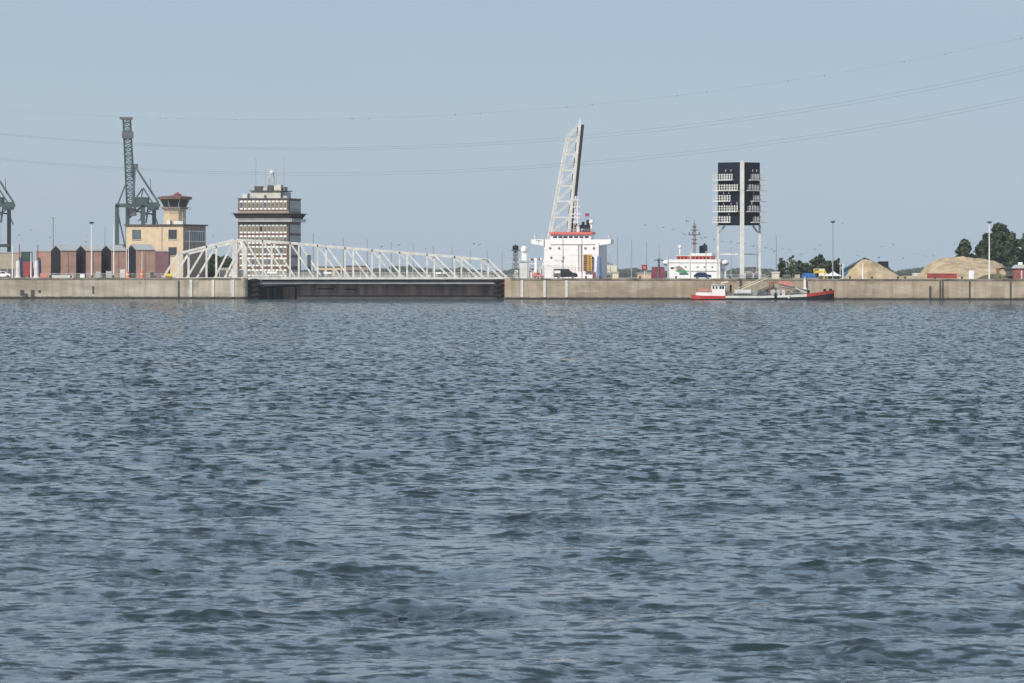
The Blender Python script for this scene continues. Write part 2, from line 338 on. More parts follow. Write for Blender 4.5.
# lock gate
gt = thing('lock_gate', 'rusty dark brown steel lock gate closing the lock under the white bridge', 'lock gate', (ax(400,558),557,0))
gx0, gx1 = ax(297,558), ax(503.5,558)
MB().box(gx0,gx1,557,563,-2,az(284.6,557)).build('gate_body','gate',gt,True)
for i in range(26):
    x = gx0+.3+i*(gx1-gx0-.6)/25; MB().box(x-.06,x+.06,556.86,556.998,.96,az(285.3,557)).build('stiffener','gate',gt,True)
b = MB(); b.box(gx0,gx1,556.7,557.4,az(284.5,557),az(283.9,557)); b.build('walkway','gate',gt,True)
MB().box(gx0+.01,gx1-.01,556.80,556.995,-1,.95).build('foot_shade','roof_d',gt,True)  # dark strip added as shade over the sunlit band at the gate foot
MB().box(ax(345,557),ax(356,557),556.80,556.99,az(290,557),az(289,557)).build('timber_rubber','black',gt,True)
b = MB(); b.box(ax(318,557),ax(334,557),556.80,556.99,az(289.6,557),az(288.6,557)); b.build('timber_rubber','black',gt,True)
gp = thing('gate_recess_block','black box standing in for the dark gate pocket between left fender and brown lock gate','lock gear',(ax(280,560),560,0))
MB().box(ax(258,560),ax(296,560),561,564,-2,az(285.5,560)).build('block','black',gp,True)  # painted black for the darkness inside the open gate pocket
MB().box(ax(283,560),ax(295,560),560.2,560.99,-1,az(287,560)).build('face_plate','gate',gp,True)
MB().cyl((ax(268,560),560.3,-1),(ax(268,560),560.3,az(288,560)),.5).build('pile','dgrey',gp,True)
MB().cyl((ax(275,560),560.3,-1),(ax(275,560),560.3,az(288,560)),.4).build('pile','dgrey',gp,True)

# ------------------------------------------------------------------ closed truss bridge
br = thing('truss_bridge', 'long white steel truss bridge lying closed over the brown lock gate', 'bridge', (ax(350,553),553,QZ))
tops = [(178.5,254.3),(206.5,247.3),(235,240.5),(262.5,241.8),(290,243.8),(317.5,246.3),(345,248.6),(372,250.6),(399.5,252.9),(427,255),(454.5,257.2),(481.5,259.6)]
YB = 553.0
def node(x, y): return Vector((ax(x,YB), 0, az(y,YB,x)-0))
def truss(dx, Yp):
    t = MB()
    BZ = az(279.0, YB)
    tp = [Vector((ax(x,YB)+dx, Yp, az(y,YB,x))) for x,y in tops]
    bt = [Vector((p.x, Yp, BZ)) for p in tp]
    e0 = Vector((ax(162.5,YB)+dx, Yp, BZ)); e1 = Vector((ax(501,YB)+dx, Yp, BZ+.25))
    tr = t.bar(e0+Vector((-.3,0,0)), e1+Vector((.5,0,0)), .55, .45).build('truss_side','bridge',br,True)
    c = MB()
    pts = tp
    for a, b_ in zip(pts[:-1], pts[1:]):
        d = (b_-a).normalized()*.15; c.bar(a-d, b_+d, .54, .5)
    c.build('top_chord','bridge',tr,True)
    MB().bar(e0, tp[0], .54, .45).build('end_post','bridge',tr,True); MB().bar(tp[-1], e1, .5, .42).build('end_post','bridge',tr,True)
    for i, (p, q) in enumerate(zip(tp, bt)):
        if i == 2:
            MB().bar(q+Vector((0,0,-.3)), p, 1.25, .8).build('tower_post','bridge',tr,True)
        else: MB().bar(q, p+Vector((0,0,-.1)), .42 if i > 2 else .5, .36).build('vertical','bridge',tr,True)
    for i in (1,2): MB().bar(tp[i]+Vector((-.3,0,-.2)), bt[i-1]+Vector((2.0,0,0)), .48, .36).build('diagonal','bridge',tr,True)
    for i in range(2, 11): MB().bar(tp[i]+Vector((.3,0,-.3)), bt[i+1]+Vector((-.8,0,.1)), .40, .32).build('diagonal','bridge',tr,True)
    return tr
truss(0, YB); truss(1.6, YB+12.5)
b = MB(); BZ = az(279.0,YB)                       # cross beams above and below, deck
for i, (x,y) in enumerate(tops):
    if i in (0,2,3,5,7,9,11): b.bar((ax(x,YB),YB+.3,az(y,YB,x)), (ax(x,YB)+1.3,YB+12.2,az(y,YB,x)), .3)
b.build('top_bracing','bridge',br,True)
MB().box(ax(163,YB), ax(247,YB), YB+.35, YB+12, BZ-.1, BZ+.12).box(ax(247,YB)+.002, ax(503,YB), YB+.35, YB+12, BZ-.32, BZ+.12).build('deck','lgrey',br,True)
MB().box(ax(262,YB), ax(498,YB), YB+.6, YB+2.0, az(284,YB), az(281.6,YB)).box(ax(262,YB), ax(498,YB), YB+10, YB+11.5, az(284,YB), az(281.6,YB)).build('main_girder','grey',br,True)
MB().prism([(ax(256,YB),az(287.6,YB)),(ax(258,YB),az(286.6,YB)),(ax(304,YB),az(282.5,YB)),(ax(304,YB),az(283.7,YB))], YB+2.1, YB+3.0).build('haunch_beam','grey',br,True)
b = MB(); b.box(ax(262,YB), ax(498,YB), YB+.7, YB+1.9, az(281.6,YB)-.0, BZ-.33); b.build('gap_shade','black',br,True)  # black strip stands in for the shaded gap between deck and girder
def railing(x0, x1, Y, z, h, m, parent, step=1.6, n=3):
    b = MB(); L_ = x1-x0; k = max(1,int(L_/step))
    for i in range(k+1): b.box(x0+i*L_/k-.04, x0+i*L_/k+.04, Y-.04, Y+.04, z, z+h)
    for j in range(n): zz = z+h*(j+1)/n; b.box(x0, x1, Y-.03, Y+.03, zz-.05, zz+.02)
    return b.build('railing', m, parent, True)
railing(ax(250,YB), ax(500,YB), YB+2, BZ+.12, 1.15, 'lgrey', br, 1.2, 4); railing(ax(250,YB), ax(500,YB), YB+10.8, BZ+.12, 1.5, 'white2', br, 1.6, 4)
MB().box(ax(228,YB), ax(241,YB), YB+2, YB+10, BZ+.5, BZ+2.2).build('counterweight','bridge',br,True)
MB().box(ax(306,YB), ax(309.5,YB), YB+6, YB+8, BZ+2, BZ+6).build('signal_box','dgrey',br,True)
for x in (270,323,335,440,460,480): pass
MB().box(ax(265,YB),ax(275,YB),YB+9,YB+10.5,BZ+1.3,BZ+1.8).box(ax(322,YB),ax(330,YB),YB+9,YB+10.5,BZ+1.3,BZ+1.7).box(ax(435,YB),ax(446,YB),YB+9,YB+10.4,BZ+1.3,BZ+1.7).build('crash_barrier','white',br,True)

# ------------------------------------------------------------------ raised bridge leaf behind the ship
YR = 1210
rb = thing('raised_bridge', 'tall white lattice bridge leaf raised almost upright behind the big ship', 'bridge', (ax(560,YR),YR,QZ))
for dx, dY, nm in ((0,0,'t'),(1.0,11,'t')):
    YY = YR
    ld = [(566.5,136),(564,154),(560.9,170),(557.8,185.5),(554.8,201),(551.8,217),(548.8,233),(545.6,250),(542,270)]
    rd = [(579,124),(577.7,139),(576,154),(574.4,170),(572.8,185.5),(571.2,201),(569.6,217),(568,233),(566.2,250),(564,270)]
    P = lambda x,y: Vector((ax(x,YY)+dx, YY+dY, az(y,YY,x)))
    lc = MB().bar(P(*ld[-1]), P(*ld[0]), .66, .6).build('truss_side','bridge',rb,True)
    MB().bar(P(*rd[-1]), P(579.6,122.5), .85, .8).build('bottom_chord','bridge',lc,True)
    MB().bar(P(*ld[0]), P(*rd[0]), .5, .5).build('end_post','bridge',lc,True)
    for i in range(9):
        MB().bar(P(*(ld[0] if i == 0 else ld[i])) if i else P(565.8,139), P(*rd[i+1]), .45, .4).build('cross_member','bridge',lc,True)
        if i < 8: MB().bar(P(*ld[i+1]), P(*rd[i+1]), .34, .3).build('diagonal','bridge',lc,True)
b = MB()
P = lambda x,y,d: Vector((ax(x,YR), YR+d, az(y,YR,x)))
b.add([P(581,124,-.2),P(584.0,124.5,-.2),P(573.1,235,-.2),P(570.2,235,-.2),P(582,124,12),P(584.4,124.5,12),P(573.5,235,12),P(571.2,235,12)],
      [(0,1,2,3),(4,7,6,5),(0,4,5,1),(1,5,6,2),(2,6,7,3),(3,7,4,0)])
b.build('deck','black',rb,True)
b = MB()
for i in range(9):
    x = 577.2-i*1.62; y = 127+i*15.6; b.add([P(x,y,.6),P(x+1.9,y+.2,.6),P(x+1.1,y+8.5,.6),P(x-.7,y+8.5,.6),P(x,y,1.2),P(x+1.9,y+.2,1.2),P(x+1.1,y+8.5,1.2),P(x-.7,y+8.5,1.2)],[(0,3,2,1),(4,5,6,7),(0,1,5,4),(1,2,6,5),(2,3,7,6),(3,0,4,7)])
b.build('gusset','black',rb,True)
MB().box(ax(536,YR),ax(575,YR),YR-2,YR+14,QZ,az(266,YR)).build('base','lgrey',rb,True)
b = MB(); b.bar(P(579.5,122.8,0),P(579.5,118.5,0),.3); b.bar(P(578,121,0),P(581,121,0),.3); b.build('lamp_bracket','white',rb,True)

# ------------------------------------------------------------------ sand-coloured lock building with a control cab on top
Yb = 690; sb = thing('control_building', 'sand coloured brick building with flat roof and octagonal control cab on top', 'building', (ax(183,Yb),Yb,QZ), R(-23.5))
sc = F/Yb; W1 = 18.2; D1 = 13.8; H1 = az(226.5,Yb,160)-QZ
MB().box(-W1,0,0,D1,0,H1).build('wall','sand_wall',sb)
MB().box(-W1-.5,.5,-.5,D1+.5,H1+.002,H1+.38).build('roof','roof_d',sb)
rw = MB(); rw.box(.003,.10,.2,D1-.2,0,H1-.15); rw = rw.build('side_wall','brick_dark',sb)
def fz(y): return az(y,Yb,170)-QZ
def fx(x): return -17.9*(183-x)/58.0
for x0,x1,y0,y1,mm in ((130.5,139.5,240,230.5,'glassb'),(168,176.6,240,230.5,'glass'),(168,176.6,256.5,248,'glass')):
    wn = MB().box(fx(x0),fx(x1),-.10,-.002,fz(y0),fz(y1)).build('window','dgrey',sb)
    wd = (fx(x1)-fx(x0)); b = MB()
    for k in range(2 if mm == 'glassb' else 3):
        n_ = 2 if mm == 'glassb' else 3; a = fx(x0)+.15+k*(wd-.15)/n_; b.box(a,a+(wd-.15)/n_-.15,-.14,-.102,fz(y0)+.15,fz(y1)-.15)
    b.build('pane',mm,wn)
    MB().box(fx(x0)-.1,fx(x1)+.1,-.2,-.002,fz(y0)-.22,fz(y0)-.004).build('sill','conc',wn)
b = MB().box(.104,.14,.8,D1-.6,fz(242.5),fz(231.5)).build('window','white2',sb)
c = MB()
for k in range(9): y0 = 1.0+k*1.35; c.box(.144,.18,y0,y0+1.0,fz(241.5),fz(232.5))
c.build('pane','glassb',b)
MB().box(.104,.16,.6,D1-.5,fz(243.6),fz(243.0)).build('ledge','conc',sb)
MB().box(fx(161),fx(161.6),-.12,-.003,0,H1).build('drainpipe','brick_dark',sb)
# cab
cx, cy = fx(175)-2.9, 5.2
oc = lambda r: r
MB().lathe((cx,cy,H1+.384),[(3.3,0),(3.3,fz(209.5)-H1-.384)],8).build('cab_tower','sand_wall',sb)
z0 = fz(209.5)
cb = MB().lathe((cx,cy,z0+.004),[(3.9,0),(3.9,.5)],8).build('cab','roof_r',sb)
MB().lathe((cx,cy,z0+.508),[(3.3,0),(4.25,fz(200.2)-z0-.51)],8).build('cab_window','glass',cb)
b = MB()
for i in range(8):
    g_ = 2*math.pi*i/8+.01; b.bar((cx+3.36*math.cos(g_),cy+3.36*math.sin(g_),z0+.5),(cx+4.3*math.cos(g_),cy+4.3*math.sin(g_),fz(200.3)),.16)
b.build('mullion','lgrey',cb)
MB().lathe((cx,cy,fz(200.2)),[(4.3,0),(5.1,.1),(5.1,.75),(3.2,1.05),(.9,1.2)],8).build('cab_roof','roof_r',sb)
MB().lathe((cx+.8,cy,fz(196.9)),[(1.3,0),(1.2,.5),(.5,.9),(.1,1.2)],8).build('roof_vent','dred',sb)
b = MB()
for i in range(8):
    g_ = 2*math.pi*i/8; g2 = 2*math.pi*(i+1)/8
    for zz in (.5,1.0): b.bar((cx+4.6*math.cos(g_),cy+4.6*math.sin(g_),z0+zz-.6),(cx+4.6*math.cos(g2),cy+4.6*math.sin(g2),z0+zz-.6),.07)
    b.bar((cx+4.6*math.cos(g_),cy+4.6*math.sin(g_),z0-.3),(cx+4.6*math.cos(g_),cy+4.6*math.sin(g_),z0+.4),.07)
b.build('gallery_railing','lgrey',sb)
MB().box(cx-.6,cx+.6,cy-4.0,cy-3.32,H1+.4,H1+1.6).build('roof_box','white2',sb); MB().box(cx+2.4,cx+3.6,cy-3.6,cy-2.8,H1+.4,H1+1.3).build('roof_box','white2',sb)
MB().box(cx+2.2,cx+5.0,.5,2.3,H1+.39,H1+1.2).build('air_unit','white2',sb)
b = MB(); b.cyl((cx+1.0,cy,fz(196)),(cx+1.0,cy,fz(193)),.06); b.cyl((-1.0,1.5,H1+.3),(-1.0,1.5,H1+4),.07); b.build('antenna','lgrey',sb)
# ------------------------------------------------------------------ tall office / control tower
Yt = 784; st = F/Yt
ot = thing('control_tower', 'tall brown brick control tower with rows of white framed windows and a dark gallery', 'tower', (ax(288.5,Yt),Yt,QZ), R(-11.2))
tz = lambda y: az(y,Yt,270)-QZ
W2 = 15.8; D2 = 15.3
MB().box(-W2,0,0,D2,0,tz(199.6)).build('wall','brick',ot)
MB().box(-W2-.25,.25,-.25,D2+.25,tz(199.5),tz(198.6)).build('roof_edge','dgrey',ot)
def winrow(ya, yb, dark=None):
    z1, z0 = tz(ya), tz(yb)
    for i in range(12):
        x0 = -W2+.55+i*1.245
        wn = MB().box(x0,x0+.93,-.10,-.004,z0,z1).build('window','white',ot)
        ph = .52
        mm = 'black' if i == dark else random.choice(['olive','olive','glassb','olive'])
        MB().box(x0+.06,x0+.87,-.14,-.104,z0+ph,z1-ph).build('pane',mm,wn)
winrow(201.2,210.2)
rows = [(225.0,233.9),(236.0,244.4),(246.7,255.8),(258.1,267.0),(270.0,277.0)]
for k,(a,b_) in enumerate(rows): winrow(a,b_, 5 if k == 0 else None)
for a,b_ in [(201,210)]+rows:
    wn = MB().box(.004,.10,.9,D2-.6,tz(b_)-.1,tz(a)+.1).build('window','dgrey',ot)
    c = MB()
    for k in range(6): y0 = 1.1+k*2.2; c.box(.104,.14,y0,y0+2.0,tz(b_)+.1,tz(a)-.1)
    c.build('pane','glassb',wn)
    MB().box(.004,.2,.5,D2-.3,tz(b_)-.5,tz(b_)-.15).build('ledge','lgrey' if a == 201 else 'brick',ot)
MB().box(-W2-.06,.06,-.06,D2+.06,tz(214.0),tz(211.5)).build('spandrel','brick_dark',ot)
MB().prism([(-W2-.2,tz(219.5)),(.2,tz(219.5)),(1.35,tz(214.4)),(-W2-1.35,tz(214.4))],-1.1,D2+1.1).build('gallery_glazing','black',ot)
MB().box(-W2-1.7,1.7,-1.5,D2+1.5,tz(214.35),tz(213.7)).build('gallery_roof','roof_d',ot)
MB().box(-W2-1.2,1.3,-1.3,D2+1.3,tz(222.3),tz(221.4)).build('gallery_floor','lgrey',ot)
b = MB()
for i in range(26):
    x = -W2-1.2+i*(W2+2.5)/25; b.box(x-.05,x+.05,-1.3,-1.2,tz(221.4),tz(219.2))
for i in range(22):
    y = -1.3+i*(D2+2.6)/21; b.box(1.2,1.3,y-.05,y+.05,tz(221.4),tz(219.2))
for k in (0,.33,.66,1): z = tz(221.2)*(1-k)+tz(219.2)*k; b.box(-W2-1.2,1.3,-1.3,-1.22,z-.06,z+.03); b.box(1.22,1.3,-1.2,D2+1.3,z-.06,z+.03)
b.build('gallery_railing','lgrey',ot)
MB().box(-W2-.05,.05,-.05,D2+.05,tz(224.3),tz(222.35)).build('band','roof_r',ot)
MB().box(-12.2,-3.0,2.0,11,tz(198.55),tz(191.8)).build('penthouse','lgrey2',ot)
MB().box(-12.7,-1.6,1.5,11.5,tz(191.75),tz(190.9)).build('penthouse_roof','roof_d',ot)
MB().box(-8.2,-7.4,1.9,1.998,tz(198.5),tz(195.5)).build('door','dgrey',ot)
MB().box(-2.8,-1.3,3.0,8,tz(198.5),tz(192.4)).build('stair_head','lgrey',ot)
for x0,x1,y0,h,mm in ((-11.5,-9.2,3,1.3,'roof_d'),(-9,-7.6,3.5,.9,'lgrey'),(-7.3,-5.6,2.5,1.6,'roof_d'),(-5.4,-3.2,3,1.7,'lgrey2'),(-3,-2,4,1.1,'dgrey')):
    MB().box(x0,x1,y0,y0+2.5,tz(190.85),tz(190.85)+h).build('roof_unit',mm,ot)
b = MB()
for x,yt_,r in ((-11.3,158,.09),(-2.5,157.5,.09),(-4.8,168,.06),(-8.3,166,.05)): b.cyl((x,4,tz(190.8)),(x,4,tz(yt_)),r,r*.6,6)
b.build('antenna','grey',ot)
b = MB(); b.lattice((-6.7,5,tz(190)),(-6.7,5,tz(174.5)),2.0,4,.13,1.2); b.build('lattice_mast','lgrey',ot)
MB().lathe((-6.5,5,tz(174.4)),[(.6,0),(.75,.2),(.75,.7),(.5,1.0),(.2,1.1)],14).build('radar_dome','white2',ot)
MB().box(-8.3,-4.9,4.8,5.2,tz(169.7),tz(169.2)).build('radar_scanner','lgrey',ot)
b = MB(); b.box(-14.7,-13.2,1,2.5,tz(198.5),tz(194.8)); b.build('roof_cabinet','white2',ot)
b = MB(); b.cyl((-12.8,1.2,tz(198.5)),(-12.8,1.2,tz(194.0)),.3); b.build('vent_pipe','dgrey',ot)
railing(-W2,0,.1,tz(198.6),1.0,'grey',ot,2.0,2) if False else None

# ------------------------------------------------------------------ harbour cranes
def harbour_crane(label, Y, ox, full=True):
    t = thing('harbour_crane', label, 'crane', (ax(140+ox,Y),Y,QZ), group='green harbour gantry cranes')
    def P(x,y,d=0):
        v = at(x+ox,y,Y+d); v.z = max(v.z, QZ); return v
    for x,d in ((117,-12),(127.5,12),(143,-12),(154,12)):
        lg = MB().bar(P(x,206,d),P(x,278,d),1.9,1.6).build('leg','crane',t,True)
        MB().box(*(lambda q:(q.x-2.2,q.x+2.2,q.y-1,q.y+1,QZ,QZ+2))(P(x,278,d))).build('bogie','dgrey',lg,True)
    b = MB()
    b.bar(P(117,247,-12),P(143,247,-12),1.5,1.2); b.bar(P(127.5,247,12),P(154,247,12),1.5,1.2)
    for x0,x1 in ((117,127.5),(143,154)): b.bar(P(x0,247,-12),P(x1,247,12),1.4,1.2)
    b.bar(P(117,210,-12),P(125,247,-12),.7); b.build('sill_beam','crane',t,True)
    b = MB(); b.bar(P(115.5,206.5,-12),P(160,206.5,-12),1.9,1.6); b.bar(P(124,206.5,12),P(160,206.5,12),1.9,1.6); b.bar(P(118,206.5,-12),P(127,206.5,12),1.5); b.bar(P(155,206.5,-12),P(158,206.5,12),1.5)
    b.build('portal_beam','crane',t,True)
    b = MB(); b.lattice(P(131,211,-2), P(126.5,119.5,-2), 3.9, 22, .55, 3.4, 5.0)
    bm = b.build('boom','crane',t,True)
    b = MB(); q = P(124.0,119,-2); b.box(q.x-2.0,q.x+4.0,q.y-3.4,q.y+3.4,q.z-.8,q.z+.3); q = P(127.5,136,-2); b.box(q.x-2.6,q.x+2.6,q.y-3.6,q.y+3.6,q.z-1.6,q.z+1.6); b.build('boom_tip','dgrey',bm,True)
    for d in (-6,6):
        b = MB(); b.bar(P(134.5,167,d*.5),P(158.5,204,d),1.0); b.bar(P(134.5,167,d*.5),P(133,206,d),1.2); b.bar(P(140,206,d),P(143,189,d*.8),.6); b.bar(P(143,189,d*.8),P(154,206,d),.7)
        b.bar(P(150,180,d),P(151,195,d),.3); b.build('mast_frame','crane',t,True)
    b = MB(); b.bar(P(126,184,-3),P(117.5,206,-10),.7); b.bar(P(131,177,3),P(134.5,167,0),.5); b.bar(P(134.5,167,0),P(129,176,0),.5); b.bar(P(142,190,0),P(133,204,0),.6); b.build('stay','crane',t,True)
    q = P(134.5,167,0); MB().box(q.x-1.4,q.x+1.4,q.y-4,q.y+4,q.z-1,q.z+1).build('sheave_head','dgrey',t,True)
    a = P(134,205,0); c = P(148,198.5,0); MB().box(a.x,c.x,Y-7,Y+7,a.z,c.z).build('machinery_house','crane2',t,True)
    a = P(148.5,211,0); c = P(158,203.5,0); MB().box(a.x,c.x,Y-5,Y+5,a.z,c.z).build('winch_house','crane2',t,True)
    a = P(127,217,0); c = P(136,209.5,0); MB().box(a.x,c.x,Y-3,Y+3,a.z,c.z).build('operator_cabin','dgrey',t,True)
    b = MB(); b.bar(P(129,219,0),P(141,208,0),.9); b.bar(P(141,208,0),P(141,222,0),.6); b.bar(P(148,208,0),P(146,224,0),.8); b.bar(P(152,210,0),P(158,226,0),.7); b.bar(P(135,212,0),P(156,216,0),.8); b.bar(P(138,222,-3),P(156,207,-3),.5); b.build('catwalk','crane',t,True)
    return t
harbour_crane('green container crane with its lattice boom raised, rising behind the sand coloured building', 1650, 0)
harbour_crane('green container crane cut by the left edge of the photograph', 1700, -145)

# ------------------------------------------------------------------ sheds on the left
def gable_shed(x, Y, rz, gw, L, ze, zr, mw, label, open_dark=True, group='brick sheds with dark gables on the left quay'):
    t = thing('storage_shed', label, 'shed', (x,Y,QZ), rz, group)
    # local: gable wall on the x=0 side (width gw along +y), long wall along +x at y=0
    MB().prismx([(0,0),(gw,0),(gw,ze),(gw/2,zr),(0,ze)], 0, L).build('wall', mw, t)
    MB().prismx([(.15,.0),(gw-.15,0),(gw-.15,ze-.1),(gw/2,zr-.15),(.15,ze-.1)], -.10, -.004).build('gable_door','shed_dark',t)
    e = .25; sl_ = (zr-ze)/(gw/2)
    MB().prismx([(-e,ze-e*sl_+.02),(gw/2,zr+.02),(gw+e,ze-e*sl_+.02),(gw+e,ze-e*sl_+.22),(gw/2,zr+.25),(-e,ze-e*sl_+.22)], -.08, L+.08).build('roof','roof_g',t)
    MB().box(L*.42,L*.42+.18,-.14,-.004,0,ze).build('downpipe','brick_dark',t)
    return t
Ys = 730; ss = F/Ys
for i,(x,lab) in enumerate(((51.5,'brick shed with dark gable, leftmost of the row behind the left quay'),(76.7,'brick shed with dark gable and grey roof, second from left in the row'),
                            (102,'brick shed with dark gable, right end of the row beside the sand coloured building'))):
    hz = az(252,Ys,80)-QZ
    gable_shed(ax(x+9.3,Ys), Ys, R(19.5), 12.0, 4.55, hz, az(246.8,Ys,80)-QZ, 'shed', lab)
gable_shed(ax(136,620), 620, R(19.5), 9.5, 5.2, az(251,620,130)-QZ, az(246,620,130)-QZ, 'shed', 'brick shed with black gable standing in front of the sand coloured building', group=None)
def flat_shed(name, x0, x1, yt, Y, mm, label, depth=8, cat='shed', roof='roof_g', doors=True):
    t = thing(name, label, cat, (ax((x0+x1)/2,Y),Y,QZ))
    zt = az(yt,Y,x0)
    MB().box(ax(x0,Y),ax(x1,Y),Y,Y+depth,QZ,zt-.3).build('wall',mm,t,True)
    MB().box(ax(x0,Y)-.15,ax(x1,Y)+.15,Y-.15,Y+depth+.15,zt-.297,zt).build('roof',roof,t,True)
    if doors:
        b = MB(); n_ = max(1,int((x1-x0)/7))
        for k in range(n_):
            c_ = ax(x0+(k+.5)*(x1-x0)/n_,Y); b.box(c_-.9,c_+.9,Y-.06,Y-.004,QZ+.02,min(QZ+2.6,zt-.6))
        b.build('door','dgrey',t,True)
    return t
flat_shed('storage_shed',152,168.5,251.5,650,'shedp','purple brown flat roofed shed between the black gable shed and the bridge end',6,doors=False)
flat_shed('storage_shed',36,51.5,252,745,'shed','flat roofed brick shed immediately left of the gabled sheds',8,doors=False)
flat_shed('storage_shed',-60,22,253.5,755,'shed_beige','long low beige shed under the crane at the left edge',10)
flat_shed('storage_building',317,342,267,900,'sand_wall','low sand coloured building seen through the middle of the bridge',12,'building','roof_d')
flat_shed('storage_building',346,368,266,920,'brick_dark','low dark building with black roof seen through the middle of the bridge',12,'building','roof_d')
flat_shed('storage_building',219,234,268.5,700,'cream','small cream building behind the bridge tower posts',6,'building','roof_g')

def container(x0, x1, y0, y1, Y, mm, label, group=None):
    t = thing('shipping_container', label, 'container', (ax((x0+x1)/2,Y),Y,az(y1,Y,x0)), group=group)
    X0,X1 = ax(x0,Y),ax(x1,Y); z0,z1 = az(y1,Y,x0),az(y0,Y,x0)
    MB().box(X0+.1,X1-.1,Y+.08,Y+2.4,z0+.1,z1-.1).build('body',mm,t,True)
    b = MB()
    for x in (X0,X1-.16):
        for y in (Y,Y+2.32): b.box(x,x+.16,y,y+.16,z0,z1)
    b.box(X0+.16,X1-.16,Y,Y+.12,z1-.15,z1); b.box(X0+.16,X1-.16,Y,Y+.12,z0,z0+.15); b.build('frame',mm,t,True)
    b = MB(); n_ = int((X1-X0)/.5)
    for k in range(1,n_): x = X0+k*(X1-X0)/n_; b.box(x-.09,x+.09,Y+.03,Y+.078,z0+.16,z1-.16)
    b.build('corrugation',mm,t,True); return t
container(21,31.5,253,263.3,645,'crane','dark green shipping container on top of the red one behind the left quay')
container(23,32,263.4,278,644,'mred','red shipping container under the dark green one behind the left quay')

# pale blue tapered columns with a red pole
def beacon_column(x, label):
    t = thing('beacon_column', label, 'beacon', (ax(x,580),580,QZ), group='blue and white columns with red poles')
    h = az(262,580,x)-QZ
    MB().lathe((0,0,0),[(.9,0),(.9,.2),(.65,.3),(.5,h)],10).build('column','white2',t)
    MB().lathe((.62,.5,0),[(.6,0),(.5,h),(.2,h+.8)],10).build('casing','casing_blue',t)
    MB().cyl((.35,0,h),(.35,0,az(246,580,x)-QZ),.12,n=6).build('pole','dred',t)
beacon_column(18, 'blue and white column with red pole nearest the left edge of the photograph')
beacon_column(36.5, 'blue and white column with red pole in front of the leftmost brick shed')

# ------------------------------------------------------------------ signal tower with black panels
Yg = 556; sg = F/(Yg+D)
pt = thing('panel_tower', 'tall three legged tower with black panels and white balconies beside the lock', 'tower', (ax(741.5,Yg),Yg,QZ))
gz = lambda y, x=741: az(y,Yg,x)-QZ
CA = Vector((0,0,0)); CB = Vector((-5.75,4.2,0)); CC = Vector((4.75,3.8,0))
zt, zb = gz(161.5), gz(224.6)
def up(v, z): return Vector((v.x, v.y, z))
for a, b_ in ((CA,CB),(CA,CC),(CB,CC)):
    dirv = (b_-a).normalized(); nn = Vector((dirv.y,-dirv.x,0)); 
    m_ = MB(); a2 = a+dirv*.45; b2 = b_-dirv*.05
    vs = [a2-nn*.12, b2-nn*.12, b2+nn*.12, a2+nn*.12]
    m_.add([up(v,zb) for v in vs]+[up(v,zt) for v in vs], [(0,3,2,1),(4,5,6,7),(0,1,5,4),(1,2,6,5),(2,3,7,6),(3,0,4,7)])
    m_.build('black_panel','navy',pt)
MB().box(-.42,.62,-.75,.3,0,gz(160.8)).build('leg','white2',pt)
MB().box(CB.x-.26,CB.x+.26,CB.y-.26,CB.y+.26,0,zb+.2).build('leg','bridge',pt)
MB().box(CC.x-.26,CC.x+.26,CC.y-.26,CC.y+.26,0,zb+.2).build('leg','bridge',pt)
zc = gz(253.5)
MB().bar(up(CA,zc)+Vector((-.7,.3,0)),up(CB,zc)+Vector((.3,0,0)),.3).build('brace','bridge',pt)
MB().bar(up(CA,zc)+Vector((.7,.3,0)),up(CC,zc)+Vector((-.3,0,0)),.3).build('brace','bridge',pt)
MB().bar(up(CB,zc)+Vector((.3,.1,0)),up(CC,zc)+Vector((-.3,.1,0)),.35).build('brace','bridge',pt)
for c_, s_ in ((CB,1),(CC,-1)):
    MB().bar(up(c_,zb-2.0)+Vector((s_*.3,0,0)), up(c_,zb-.1)+Vector((s_*1.7,0,0)), .4).build('corner_brace','grey',pt)
    for zz in (gz(255),gz(264),gz(240)): pass
